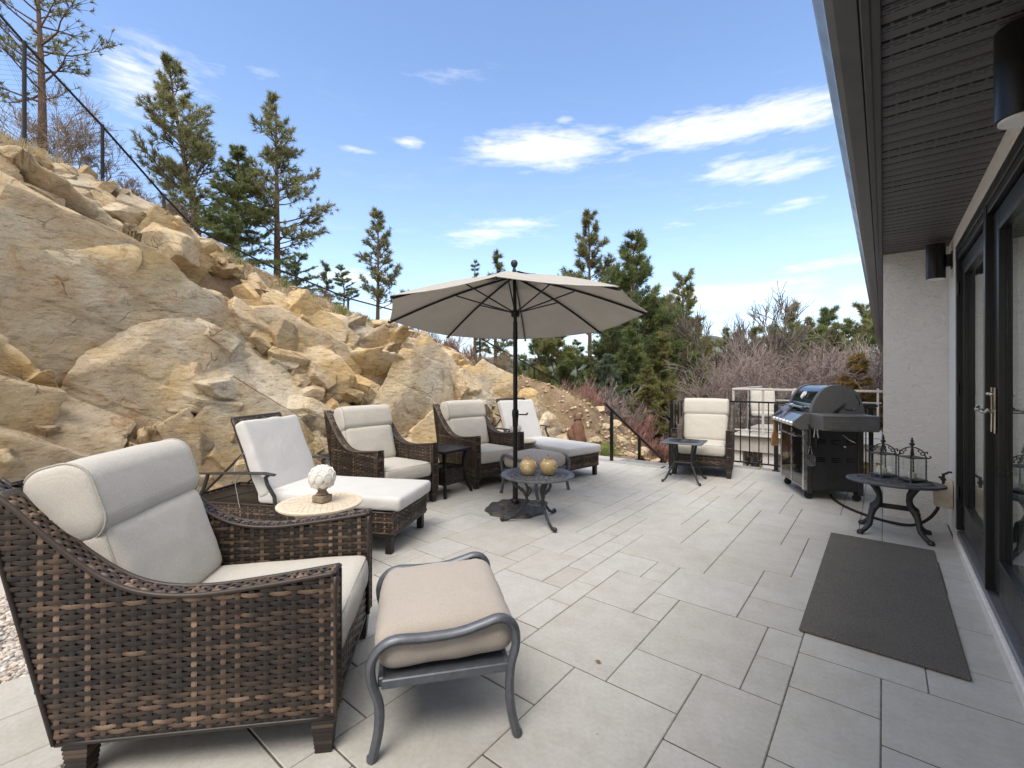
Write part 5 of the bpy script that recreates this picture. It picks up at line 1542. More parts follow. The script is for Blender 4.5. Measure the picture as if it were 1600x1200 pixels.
for i,(px,d,py,r,lab) in enumerate(BL):
    x,y=sight(px,d); boulder(x,y,row(py,d),r,20+i,lab,(1.2,.9,.65),i*1.3,None,(.2,.1))
BL=[(930,9.3,694,.12),(948,9.9,676,.15),(972,10.0,694,.14),(1000,10.5,716,.17),(985,9.4,712,.12),(1022,11.0,724,.2),(938,10.6,656,.16),(962,11.0,646,.14),(1005,11.2,696,.15),(868,9.8,676,.10),(842,11.8,624,.17),(868,12.4,612,.18),(1040,11.6,732,.18),(915,10.8,640,.14)]
for i,(px,d,py,r) in enumerate(BL):
    x,y=sight(px,d); boulder(x,y,float(side_z(x,y))+r*.18,r,50+i,'tan weathered boulder tumbled on the slope between the brown statue and the garden steps',(1.2,1,.65),i*.9,'boulders on the slope beside the garden steps',(.3,.2))

# gravel strips: many small stones (one object each)
def gravel(name,area,n,rmin,rmax,zf,seed,mat):
    rg=random.Random(seed); ico=[]
    for k in range(6):
        me=stone_mesh(1,300+k,(1.2,.95,.6),1,.4); ico.append(([tuple(v.co) for v in me.vertices],[tuple(p.vertices) for p in me.polygons])); bpy.data.meshes.remove(me)
    V=[];F=[];T=[];b=0
    for _ in range(n):
        x,y=area(rg)
        r=rg.uniform(rmin,rmax)*rg.choice([.7,1,1,1.3]); vs,fs=ico[rg.randrange(6)]
        a=rg.uniform(0,6.28); c,s=math.cos(a)*r,math.sin(a)*r; tl=rg.uniform(-.4,.4); z=zf(x,y)+r*.25; tn=rg.random()
        for p in vs: V.append((x+p[0]*c-p[1]*s,y+p[0]*s+p[1]*c,z+p[2]*r+p[0]*tl*r)); T.append(tn)
        for f in fs: F.append(tuple(i+b for i in f))
        b+=len(vs)
    return tag(npmesh(name,V,F,mat,None,0,T),kind='stuff')
bed=MB(); bed.add([(-5.6,-3,-.03),(-2.96,-3,-.03),(-2.96,1.25,-.03),(-5.2,1.25,-.03),(-5.2,6.5,-.03),(-5.9,6.5,-.03)],[(0,1,2,3),(0,3,4,5)])
bed.add([(-6.3,6.5,-.035),(-3.4,6.69,-.035),(-3.4,7.3,-.05),(-6.3,7.3,-.05)],[(0,1,2,3)])
tag(bed.build('gravel_bed',M['gravelm'],None,0),kind='structure')
gravel('gravel',lambda r:(r.uniform(-4.3,-3.01),r.uniform(-.9,1.05)),14000,.009,.018,lambda x,y:-.03,5,M['gravelm'])['kind']='stuff'
gravel('gravel',lambda r:(r.uniform(-5.9,-3.45),r.uniform(6.72,8.1)),4500,.012,.035,lambda x,y:float(itp(y,Z0))-.01+max(0,(-4.0-x))*.35*min(1,max(0,(y-7)/1.5)),6,M['gravelm'])
gravel('gravel',lambda r:(r.uniform(-5.75,-5.1),r.uniform(-.5,6.5)),2500,.012,.04,lambda x,y:-.03,9,M['rock'])
def onslope(r):
    return r.uniform(-10.6,-7.1),r.uniform(-.5,14)
_P=lambda x,y: float(terr(x,y))+.03+.10*float(fbm(np.array([[x,y,0.]])*.9,5,4)[0])
gravel('loose_stones',lambda r:(r.uniform(-7.0,-3.5),r.uniform(7.6,13)),1100,.015,.06,lambda x,y:float(side_z(x,y)),17,M['rock'])
gravel('loose_stones',onslope,1300,.012,.05,_P,7,M['rock'])

# grass and weeds: blades
def blades(name,spots,mat,h,n,w=.006,spread=.08,seed=1):
    rg=random.Random(seed); V=[];F=[];T=[]
    for (x,y,z) in spots:
        hh=h*rg.uniform(.5,1.3); tn=rg.random()
        for k in range(n):
            a=rg.uniform(0,6.28); r=rg.uniform(0,spread); bx,by=x+r*math.cos(a),y+r*math.sin(a)
            ln=Vector((math.cos(a)*rg.uniform(0,.8),math.sin(a)*rg.uniform(0,.8),1)).normalized()*hh*rg.uniform(.5,1)
            t=Vector((-math.sin(a),math.cos(a),0))*w; b=len(V)
            mid=Vector((bx,by,z))+ln*.55+Vector((0,0,hh*.06)); e=Vector((bx,by,z))+ln+Vector((math.cos(a),math.sin(a),-.25))*hh*.25
            V+= [(bx-t.x,by-t.y,z),(bx+t.x,by+t.y,z),tuple(mid+t*.7),tuple(mid-t*.7),tuple(e)]
            F+= [(b,b+1,b+2),(b,b+2,b+3),(b+3,b+2,b+4)]; T+=[min(1,max(0,tn+rg.uniform(-.2,.2)))]*5
    return tag(npmesh(name,V,F,mat,None,0,T),kind='stuff')
rg=random.Random(5)
sp=[]
for k in range(2600):
    x,y=rg.uniform(-11.5,-7.25),rg.uniform(-1.5,14)
    if noise.noise(Vector((x*.6,y*.6,2)))>-.15: sp.append((x,y,_P(x,y)-.02))
blades('dry_grass',sp,M['drygrass'],.15,12,.004,.10,2)
sp=[]
for (px,d,py,n,s) in ((600,9.6,500,6,.25),(735,12.1,545,30,.5),(690,11.2,515,22,.4),(760,12.6,560,30,.5),(815,13.0,600,14,.4),(850,13.5,612,14,.3),(450,9.6,418,12,.4),(540,9.6,466,14,.4),(370,8.8,432,8,.3),(860,12.5,607,14,.2)):
    for k in range(n):
        x,y=sight(px+rg.gauss(0,s*40),d+rg.gauss(0,s)); sp.append((x,y,_P(x,y)-.01))
for k in range(26): sp.append((rg.uniform(-5.6,-5.2),rg.uniform(1.2,2.6),.0))
for k in range(26): x,y=sight(948+rg.gauss(0,9),8.9+rg.gauss(0,.3)); sp.append((x,y,float(side_z(x,y))))
sq=[]
for k in range(420):
    x,y=rg.uniform(-7.0,-3.7),rg.uniform(7.8,12.5)
    if noise.noise(Vector((x*.9,y*.9,5)))>-.05: sq.append((x,y,float(side_z(x,y))-.02))
blades('dry_grass',sq,M['drygrass'],.17,14,.004,.12,12)
for k in range(46): x,y=rg.uniform(-7.2,-5.6),rg.uniform(9.0,12.0); sp.append((x,y,float(side_z(x,y))))
blades('green_weeds',sp,M['grass'],.17,22,.006,.13,3)
sp=[(rg.uniform(-5.7,-5.25),rg.uniform(-.5,3.2),-.02) for k in range(50)]
blades('dry_grass',sp,M['drygrass'],.22,16,.0035,.10,4)

# ------------------------------------------------------------------ trees
class Tri:
    def __init__(s): s.V=[];s.F=[];s.T=[]
    def tri(s,a,b,c,t):
        n=len(s.V); s.V+=[tuple(a),tuple(b),tuple(c)]; s.F.append((n,n+1,n+2)); s.T+=[t]*3
def tuft(tr,p,d,rg,n,ln,w,tone,spread=1.0):
    for _ in range(n):
        q=Vector((rg.gauss(0,1),rg.gauss(0,1),rg.gauss(0,1))).normalized()
        q=(d*1.0+q*spread).normalized(); s=q.cross(Vector((rg.random()-.5,rg.random()-.5,rg.random()-.5))).normalized()*w
        o=p-d*rg.uniform(0,ln*.5); L=ln*rg.uniform(.6,1.1)
        tr.tri(o-s,o+s,o+q*L,min(1,max(0,tone+rg.uniform(-.12,.12))))
def _unused(): pass
def pine_meshes(h,seed,width,base=.22,n=55,shape='pond',lean=(0,0),dens=1.0,tl=.17,tw=.013,droop=.0,bend=.15,tn=13,thick=.016):
    rg=random.Random(seed); tk=MB(); br=MB(); tr=Tri(); tw*=.80; tn=int(tn*1.5); tl*=1.08
    def tp(t): 
        return Vector((lean[0]*t+bend*math.sin(t*3.1+seed)*t*.6,lean[1]*t+bend*math.cos(t*2.3+seed)*t*.6,h*t))
    pts=[tp(t) for t in np.linspace(0,1,16)]
    tk.tube(pts,[h*thick*(1-.9*t)+.008 for t in np.linspace(0,1,16)],8)
    for k in range(n):
        t=base+(1-base)*(k+rg.random())/n; t=min(.985,t); u=(t-base)/(1-base)
        if shape=='pond': L=width*(.52+.48*math.sin(min(1,u*1.05+.12)*math.pi)**.6)*(1-.58*u)*rg.uniform(.45,1.1)
        else: L=width*(1-u)**.8*rg.uniform(.7,1.1)+.12
        a=rg.uniform(0,6.283); up=rg.uniform(-.05,.5)+u*.55-droop
        d=Vector((math.cos(a),math.sin(a),up)).normalized(); p0=tp(t); P=[p0]
        m=5; cur=d.copy()
        for i in range(m):
            cur=(cur+Vector((rg.gauss(0,.13),rg.gauss(0,.13),rg.gauss(0,.08)+(.07 if shape=='pond' else -.02)))).normalized(); P.append(P[-1]+cur*L/m)
        br.tube(P,[max(.005,(.012+L*.010)*(1-.75*i/m)) for i in range(m+1)],4,cap=False)
        tone=rg.uniform(.12,.75)
        # side twigs with tufts
        k2=max(5,int(L*(15 if shape=='pond' else 24)*dens))
        for j in range(k2):
            f=(rg.uniform(.35,1.0) if shape=='pond' else rg.uniform(.1,1.0)); i=min(m-1,int(f*m)); q=P[i].lerp(P[i+1],f*m-i); dd=(P[i+1]-P[i]).normalized()
            side=dd.cross(Vector((0,0,1))).normalized()*rg.choice((-1,1)); sd=(dd*.7+side*rg.uniform(.3,1)+Vector((0,0,rg.uniform(-.25,.85 if shape=='pond' else .05)))).normalized()
            l2=L*rg.uniform(.14,.42)*(1.15-f*.5)+.06; e=q+sd*l2
            if shape=='pond':
                br.tube([q,e],[.007,.004],3,cap=False); tuft(tr,e,sd,rg,int(tn),tl*rg.uniform(.8,1.2),tw,tone+rg.uniform(-.15,.25),.95)
                if rg.random()<.8: tuft(tr,q.lerp(e,.4),sd,rg,int(tn*.5),tl*.9,tw,tone,1.1)
            else:
                for g in range(3): 
                    c=q.lerp(e,(g+.5)/3); tuft(tr,c,sd,rg,int(tn*.5),tl*.62,tw,tone+rg.uniform(-.12,.2),.8)
        tuft(tr,P[-1],cur,rg,int(tn*1.2),tl,tw,tone+.15,.9)
    tuft(tr,tp(1),Vector((0,0,1)),rg,14,tl,tw,.5,.7)
    return tk,br,tr
def tree(name,label,cat,px,d,ybase,ytop,width_px,leaf,bark='bark',group=None,rz=0,zg=None,**kw):
    x,y=sight(px,d); zt=row(ytop,d); zb=row(ybase,d)
    h=zt-zb; root=thing(name,label,cat,(x,y,zb),rz,group)
    tk,br,tr=pine_meshes(h,kw.pop('seed'),width_px/718*d*.62,**kw)
    t=tk.build('trunk',M[bark],root,180); br.build('limbs',M[bark],t,180)
    npmesh('crown',tr.V,tr.F,M[leaf],root,0,tr.T); return root
T=tree
# behind the rock crest (left)
T('pine_tree','sparse tall pine cut off by the top left corner, behind the black fence','tree',66,10.8,262,-70,190,'pine',seed=1,n=38,base=.30,tn=9,tl=.13,thick=.018,dens=.65)
T('pine_tree','tallest green pine on the crest, leaning slightly, left of the two straight pines','tree',318,14.5,420,102,150,'pine',seed=2,lean=(-.75,-.62),base=.16,n=80,tl=.17,tn=13,bend=.2,dens=1.1)
T('fir_tree','bushy bright green young fir between the two tall crest pines','tree',372,13.5,436,232,118,'fir',seed=3,shape='fir',base=.08,n=80,tl=.15,dens=1.3,bend=.05)
T('pine_tree','straight red trunked pine standing alone on the crest against the sky','tree',433,14.5,455,165,140,'pine',seed=14,base=.20,n=66,tl=.165,bend=.04,thick=.019,droop=.12,dens=.95)
T('small_pine','small pine sapling at the foot of the straight crest pine','tree',462,13.2,462,398,58,'fir',seed=5,shape='fir',base=.05,n=28,tl=.12)
T('small_pine','thin pine sapling on the skyline, left one of the two beside each other','tree',508,15,475,413,26,'pine',seed=6,base=.1,n=18,tl=.12,tn=8)
T('small_pine','pointed young fir on the skyline, right one of the two beside each other','tree',537,15,480,420,30,'fir',seed=7,shape='fir',base=.08,n=26,tl=.12)
T('pine_tree','slim isolated pine on the skyline just left of the umbrella canopy','tree',590,16,505,333,88,'pine',seed=8,base=.12,n=48,tl=.16,bend=.05,dens=.9,lean=(.1,0))
T('fir_tree','thin dark spire tip showing above the umbrella canopy','tree',743,24,600,408,26,'fir',seed=9,shape='fir',base=.05,n=50,tl=.2,tw=.018)
T('pine_tree','pine top showing behind the umbrella left of its finial','tree',775,22,600,399,66,'pine',seed=10,base=.15,n=52,tl=.22,tw=.018)
T('pine_tree','dark leafy pine behind the umbrella pole under the canopy','tree',868,17,690,500,110,'olive',seed=11,base=.1,n=56,tl=.2,tw=.018,dens=1.2)
T('fir_tree','dark bushy conifer filling the gap just right of the red shrub behind the handrail','tree',1012,13.5,790,575,90,'olive',seed=22,shape='fir',base=.04,n=80,tl=.15,tw=.015,dens=1.2)
T('pine_tree','dense green young pine behind the railing armchair, left of the bare thicket','tree',1085,15.5,790,560,100,'fir',seed=23,base=.04,n=80,tl=.18,tw=.016,dens=1.3)
T('pine_tree','green pine low between the umbrella pole and the tall rounded pine','tree',885,16,700,548,90,'fir',seed=24,base=.05,n=70,tl=.18,tw=.017,dens=1.2)
T('pine_tree','low green pine behind the fence left of the umbrella pole','tree',838,19,640,520,80,'fir',seed=12,base=.1,n=40,tl=.2,tw=.018)
# valley trees right of the umbrella
T('pine_tree','tallest pine right of the umbrella with a rounded open top and reddish trunk','tree',921,24,720,333,100,'pine',seed=13,base=.50,n=62,tl=.24,tw=.019,bend=.08,thick=.013)
T('pine_tree','broad dense pine filling the space right of the umbrella canopy','tree',988,19,740,383,185,'fir',seed=4,shape='pond',base=.12,n=135,tl=.22,tw=.018,bend=.08,dens=1.5)
T('pine_tree','bushy olive pine with a pointed top, right of the broad dense pine','tree',1068,21,760,435,135,'olive',seed=15,base=.12,n=90,tl=.22,tw=.018,bend=.06,dens=1.2)
T('fir_tree','olive green conifer growing between the broad pine and the bare trees','tree',1032,17,780,520,96,'olive',seed=16,shape='fir',base=.05,n=80,tl=.2,tw=.018,dens=1.0)
T('fir_tree','dark fir low down behind the red shrubs right of the umbrella','tree',985,16,770,500,110,'fir',seed=17,shape='fir',base=.05,n=90,tl=.19,tw=.017,dens=1.1)
T('spruce_tree','small blue green spruce between the red shrub and the broad pine','tree',946,14.5,740,556,74,'spruce',seed=18,shape='fir',base=.04,n=80,tl=.15,dens=1.3)
T('spruce_tree','pale green young conifer left of the bare grey bushes','tree',1095,17,790,580,74,'spruce',seed=19,shape='fir',base=.04,n=70,tl=.17,tw=.016,dens=1.2)
T('pine_tree','olive green pine standing low behind the railing corner','tree',1048,14,800,600,120,'olive',seed=20,base=.04,n=70,tl=.17,tw=.015,dens=1.3)
T('fir_tree','mid green conifer behind the reddish trunk below the canopy edge','tree',905,20,720,535,80,'fir',seed=21,shape='fir',base=.05,n=60,tl=.2,tw=.018)
# far conifers
FAR=[(1277,38,515,60,'fir','green rounded conifer behind the right end of the bare thicket'),(1305,36,505,56,'pine','pine between the rounded far pines and the golden tree'),(1245,40,520,56,'fir','dark green conifer low behind the rusty spike topped one'),
     (1085,30,500,50,'olive','olive pine behind the pointed bushy pine'),(1040,30,470,60,'pine','dark pine between the broad pine and the pointed olive pine'),(1100,36,535,60,'olive','low olive conifer at the left edge of the bare thicket'),(1018,26,480,60,'fir','green conifer close behind the broad dense pine'),(960,28,470,50,'pine','pine behind the broad dense pine on its left side'),
     (1236,44,482,44,'pine','far conifer with a rusty tint and a spike top above the bare bushes'),(1262,46,498,50,'pine','far dark pine just right of the spike topped one'),(1291,44,487,56,'fir','rounded far pine left of the gap in the far tree line'),
     (1326,42,500,54,'fir','far pine with a bare twig tip beside the golden tree'),(1352,34,482,60,'pine','far pine whose crown is cut by the dark eave'),(1203,50,510,40,'pine','low far pine behind the bare tree fork'),
     (1180,52,516,44,'pine','low far pine left of the bare tree fork'),(1133,52,513,30,'fir','dark far fir seen through the bare twigs'),(1308,40,535,60,'fir','lower green far conifer under the rounded pines'),(1372,30,500,60,'fir','far fir tucked against the house edge'),(1218,48,520,50,'fir','squat far fir among the bare twigs'),
     (1106,60,528,26,'pine','tiny far conifer left of the bare tree'),(1155,56,522,34,'fir','short far fir between the bare trunks')]
for i,(px,d,top,w,lf,lab) in enumerate(FAR):
    T('far_conifer',lab,'tree',px,d,690,top,w*1.75,lf,seed=40+i,shape='pond' if i%2==0 else 'fir',base=.1,n=85,tl=.55 if d>38 else .4,tw=.045 if d>38 else .03,tn=10,dens=.5 if i%2 else .6,thick=.012,group='far conifers beyond the deck')
T('larch_tree','golden brown conifer beside the house edge','tree',1340,13.9,735,556,74,'larch',seed=60,shape='fir',base=.05,n=80,tl=.2,tw=.017,dens=.8,tn=11)
T('fir_tree','brown green conifer directly behind the grill and the golden tree','tree',1352,31,740,500,70,'olive',seed=61,shape='fir',base=.05,n=70,tl=.33,tw=.025,dens=.6)

# bare trees and twig shrubs
def bare_mesh(h,seed,levels=5,spread=.5,r0=.06,stems=1,nb=3,up=.25,minr=.0035,taper=.68,basew=.0,straight=.2):
    rg=random.Random(seed); m=MB()
    def grow(p,d,L,r,lv):
        n=3; P=[p]; c=d.copy()
        for i in range(n):
            c=(c+Vector((rg.gauss(0,straight*.6),rg.gauss(0,straight*.6),rg.gauss(0,straight*.3)+up*.12))).normalized(); P.append(P[-1]+c*L/n)
        m.tube(P,[max(minr,r*(1-.4*i/n)) for i in range(n+1)],5 if lv>=levels-1 else 3,cap=False)
        if lv==0: return
        k=nb+(1 if rg.random()<.5 else 0)
        for j in range(k):
            f=rg.uniform(.35,1.0); i=min(n-1,int(f*n)); q=P[i].lerp(P[i+1],f*n-i)
            s=Vector((rg.gauss(0,1),rg.gauss(0,1),rg.gauss(0,.6)))
            dd=(c*(1-spread*.4)+s.normalized()*spread+Vector((0,0,up*.4))).normalized()
            grow(q,dd,L*rg.uniform(.5,.82),max(minr,r*.55),lv-1)
    for s in range(stems):
        a=rg.uniform(0,6.28); b=Vector((math.cos(a)*basew*rg.random(),math.sin(a)*basew*rg.random(),0))
        d=Vector((math.cos(a)*spread*(rg.random() if stems>1 else .1),math.sin(a)*spread*(rg.random() if stems>1 else .1),1)).normalized()
        grow(b,d,h*rg.uniform(.36,.46)*(1 if stems==1 else rg.uniform(.7,1)),r0,levels)
    return m
def bare(name,label,px,d,ybase,ytop,mat,group=None,**kw):
    x,y=sight(px,d); zb=row(ybase,d); h=row(ytop,d)-zb
    m=bare_mesh(h,**kw); zs=max(v[2] for v in m.v); k=h/zs
    m.v=[(a*k,b*k,c*k) for a,b,c in m.v]
    root=thing(name,label,'tree' if 'tree' in name else 'shrub',(x,y,zb),0,group)
    m.build('branches',M[mat],root,180); return root
bare('bare_tree','tall leafless tree with a forked crown reaching above the far trees',1168,18,720,440,'bark2',seed=3,levels=5,spread=.55,r0=.13,nb=3,up=.35,minr=.012)
bare('bare_tree','leafless tree with upright twigs between the forked bare tree and the far spike topped conifer',1200,18.5,720,470,'bark2',seed=8,levels=5,spread=.5,r0=.09,nb=3,up=.35,minr=.010)
bare('bare_tree','finer leafless tree just left of the forked bare tree',1128,19,720,458,'bark2',seed=5,levels=5,spread=.45,r0=.10,nb=3,up=.45,minr=.011)
PB=[(1150,14.5,775,538),(1195,15.5,765,520),(1240,16,760,508),(1280,16.5,755,535),(1300,17.8,750,560),(1215,19,720,505),(1258,20,720,520),(1172,20,720,520),(1120,15.5,780,555)]
for i,(px,d,yb,yt) in enumerate(PB):
    bare('bare_shrub','dense leafless purple grey bush in the thicket behind the railing and grill',px,d,yb,yt,'greytwig','purple grey bare bushes behind the railing',seed=70+i,levels=5,spread=.62,r0=.035,stems=6,nb=3,up=.12,minr=.0055,basew=.5)
RB=[(905,11.8,690,583,'red twigged shrub standing right behind the brown statue',9),(890,12.8,680,590,'red twigged shrub left of the statue, touching the fence end',5),(985,12.5,745,635,'red twigged shrub behind the upper stair handrail',7),(1020,12.0,760,660,'reddish shrub behind the lower end of the stair handrail',7),
    (1000,15,760,615,'taller pale red shrub further down behind the handrail',7),(690,15,590,516,'red bare shrub on the slope seen under the umbrella left half',6),(722,15.5,600,532,'second red bare shrub seen under the umbrella, nearer the pole',6)]
for i,(px,d,yb,yt,lab,st) in enumerate(RB):
    bare('red_twig_shrub',lab,px,d,yb,yt,'redtwig',None,seed=90+i,levels=4,spread=.38,r0=.012,stems=st*3,nb=3,up=.35,minr=.0045,basew=.35)
DB=[(1090,13.5,760,600,'grey leafless bush with arching twigs behind the railing corner','greytwig'),(1055,16,740,585,'pale leafless bush low between the olive conifers','greytwig'),(75,10.2,262,120,'dry leafless bush around the base of the top left pine','drytwig'),(190,11.5,330,265,'small dry bush under the fence on the crest','drytwig'),
    (255,12.5,372,300,'dry bush right of the second fence post','drytwig'),(120,11.0,290,190,'dry bush beside the first fence post','drytwig'),(962,12.4,700,590,'thin pale leafless sapling beside the blue spruce','greytwig'),(775,14,600,540,'dry twiggy bush behind the umbrella pole','drytwig'),(650,16.5,560,480,'thin dry bush behind the umbrella left edge','greytwig'),(500,14,478,448,'low dry brush on the skyline','drytwig')]
for i,(px,d,yb,yt,lab,mt) in enumerate(DB):
    bare('dry_shrub',lab,px,d,yb,yt,mt,None,seed=120+i,levels=4,spread=.55,r0=.014,stems=9,nb=3,up=.15,minr=.0035,basew=.5)
for i,(px,d) in enumerate(((1368,19),(1375,20),(1362,21))):
    bare('birch_tree','pale slender leafless trunk rising close beside the house wall',px,d,740,500+12*i,'birchbark','pale bare trunks beside the house wall',seed=140+i,levels=4,spread=.2,r0=.05,nb=3,up=.6,minr=.008)

# ------------------------------------------------------------------ chain link fence along the crest
def fence():
    pts=[]   # (px, rail row, depth)
    for (px,py,d) in ((-60,-45,6.9),(38,67,7.4),(160,197,8.4),(256,306,9.2),(304,356,9.8),(420,415,11.0),(544,466,12.2),(612,484,13.2),(750,528,14.2),(877,598,15.2),(900,612,15.6)):
        pts.append(sight(px,d,row(py,d)))
    r=thing('chain_link_fence','black chain link fence with a top rail climbing the crest of the rocky slope','fence',tuple(pts[0]),0)
    o=pts[0]; H=1.15
    m=MB(); m.tube([p-o for p in pts],.020,6); m.build('top_rail',M['black'],r,50)
    for px,k in((38,None),(160,1),(256,1),(330,1),(460,1),(544,1),(750,1),(833,1),(877,1)):
        # interpolate position
        cs=[(-60,0),(38,1),(160,2),(256,3),(304,4),(420,5),(544,6),(612,7),(750,8),(877,9),(900,10)]
        for (a,i),(b,j) in zip(cs,cs[1:]):
            if a<=px<=b: p=pts[i].lerp(pts[j],(px-a)/(b-a)); break
        m=MB(); m.tube([p-o-Vector((0,0,H+.5)),p-o],.028,8); m.lathe([(.032,-.01),(.030,.03),(.004,.045)],8,tuple(p-o)); m.build('post',M['black'],r,50)
    m=MB(); w=.0016
    cum=[0]
    for a,b in zip(pts,pts[1:]): cum.append(cum[-1]+(b-a).length)
    L=cum[-1]
    def at(s,dz):
        s=max(0,min(L-1e-6,s)); i=max(0,min(len(pts)-2,int(np.searchsorted(cum,s))-1)); return pts[i].lerp(pts[i+1],(s-cum[i])/(cum[i+1]-cum[i]))-o-Vector((0,0,dz))
    s=-H
    while s<L:
        for sg in(1,-1):
            s0,s1=(s,s+H) if sg>0 else (s+H,s)
            a=at(s0,H); b=at(s1,0)
            if 0<=s0<=L and 0<=s1<=L: m.tube([a,b],w,3,cap=False)
        s+=.075
    m.build('wire_mesh',M['black'],r,0)
fence()

# ------------------------------------------------------------------ neighbouring deck
def deck():
    d=thing('lower_deck','white edged wooden deck with a white glass railing beyond the grill','deck',(-1.3,12.6,0)); O=(-1.3,12.6)
    L=lambda x,y,z:(x+1.3,y-12.6,z)
    m=MB(); m.box(L(-1.33,12.8,.0),(2.62,3.1,.06),.005); m.build('deck_floor',M['deckw'],d)
    m=MB(); m.box(L(-1.33,11.22,-.14),(2.66,.06,.34),.004); m.box(L(-2.68,12.8,-.14),(.06,3.1,.34),.004); m.box(L(-1.33,11.17,.045),(2.74,.14,.03),.004); m.box(L(-1.33,11.195,-.02),(2.70,.04,.035),.004)
    m.build('white_fascia',M['deckw'],d)
    for x in(-2.6,-1.9): m=MB(); m.box(L(x,11.35,-1.6),(.30,.2,2.6),.005); m.build('support_post',M['stucco'],d)
    m=MB()
    z=1.06
    m.box(L(-1.33,11.3,z),(2.66,.07,.045),.008); m.box(L(-2.65,12.8,z),(.07,3.0,.045),.008);
    m.box(L(-1.33,11.3,.15),(2.60,.04,.03),.003); m.box(L(-1.33,14.3,.7),(2.60,.03,.03),.003)
    m.build('top_rail',M['deckw'],d)
    for x,y in[(-2.65,11.3),(-2.05,11.3),(-1.4,11.3),(-.75,11.3),(-2.65,14.3),(-1.4,14.3),(-.1,14.3),(-2.65,12.8)]:
        m=MB(); m.box(L(x,y,.54),(.045,.045,1.03),.004); m.build('rail_post',M['deckw'],d)
    for x in(-2.35,-1.725,-1.075,-.425):
        for y in(11.3,14.3):
            m=MB(); m.box(L(x,y,.60),(.56,.006,.82),0); m.build('glass_panel',M['glass2'],d,0)
deck()
def patio_chair(x,y,rz,label):
    c=thing('deck_chair',label,'chair',(x,y,.032),rz,'cushioned chairs on the far deck')
    s=MB(); vs,fs=cushion(.52,.5,.10,.03,.01,.004,3,n=(8,8,4)); s.add(vs,fs,Matrix.Translation((0,0,.43))); s.build('seat_cushion',M['beige'],c,180)
    s=MB(); vs,fs=cushion(.52,.58,.12,.04,.02,.004,5,n=(8,8,4)); s.add(vs,fs,Matrix.Translation((0,.27,.74))@Matrix.Rotation(R(72),4,'X')); s.build('back_cushion',M['beige'],c,180)
    for sx in(-1,1):
        s=MB(); s.tube(spline([(sx*.3,-.26,0),(sx*.3,-.25,.35),(sx*.3,-.18,.60),(sx*.3,.1,.62),(sx*.3,.30,.60)]),.016,6); s.tube([(sx*.3,.30,0),(sx*.28,.26,.45),(sx*.27,.38,1.0)],.016,6); s.build('side_frame',M['castdark'],c,50)
    s=MB(); s.box((0,0,.36),(.58,.52,.03),.004); s.build('seat_frame',M['castdark'],c)
patio_chair(-2.2,12.2,R(15),'beige cushioned chair on the far deck, left one of two behind the white railing')
patio_chair(-1.55,12.35,R(-20),'beige cushioned chair on the far deck, right one of two behind the white railing')

# ------------------------------------------------------------------ brown sitting animal statue seen from behind
def statue():
    x,y=sight(904,8.9)
    s=thing('animal_statue','rusty brown upright animal statue seen from behind, below the red shrub','statue',(x,y,-.06),YAW+R(8)); s.scale=(1.04,1,1.04)
    me=bpy.data.meshes.new('body')
    V=[(0,0,.10),(0,.01,.24),(0,.03,.36),(.0,.04,.45),(.0,.05,.53),(.02,.09,.61),(.03,.18,.60),
       (-.09,.04,.13),(-.11,.16,.08),(-.11,.24,.03),(.09,.04,.13),(.11,.16,.08),(.11,.24,.03),
       (-.07,.10,.36),(-.08,.18,.20),(-.08,.20,.03),(.07,.10,.36),(.08,.18,.20),(.08,.20,.03),
       (-.03,-.10,.05),(-.11,-.12,.14),(-.175,-.09,.28),(-.185,-.05,.40)]
    E_=[(0,1),(1,2),(2,3),(3,4),(4,5),(5,6),(0,7),(7,8),(8,9),(0,10),(10,11),(11,12),(2,13),(13,14),(14,15),(2,16),(16,17),(17,18),(0,19),(19,20),(20,21),(21,22)]
    rad=[.125,.125,.125,.10,.052,.085,.05,.09,.06,.035,.09,.06,.035,.06,.045,.035,.06,.045,.035,.05,.045,.06,.07]
    me.from_pydata(V,E_,[]); o=bpy.data.objects.new('body',me); COL.objects.link(o); o.parent=s
    sk=o.modifiers.new('Skin','SKIN'); 
    for v,r in zip(me.skin_vertices[0].data if me.skin_vertices else [],rad): v.radius=(r,r)
    if me.skin_vertices: me.skin_vertices[0].data[0].use_root=True
    sb=o.modifiers.new('Sub','SUBSURF'); sb.levels=2; sb.render_levels=2
    dg=bpy.context.evaluated_depsgraph_get(); nm=bpy.data.meshes.new_from_object(o.evaluated_get(dg)); o.modifiers.clear(); o.data=nm; nm.materials.clear(); nm.materials.append(M['statue'])
    nm.polygons.foreach_set('use_smooth',[True]*len(nm.polygons))
    for sx in(-1,1):
        m=MB(); m.tube([(.02+sx*.055,.11,.655),(.02+sx*.085,.10,.62),(.02+sx*.095,.10,.565)],[.018,.030,.012],8,flat=.45); m.build('ear',M['statue'],s,60)
    m=MB(); m.ring((0,0,0),.066,.009,24,6,M=Matrix.Translation((0,.055,.53))@Matrix.Rotation(R(-25),4,'X')); m.build('collar',M['castdark'],s,60)
statue()

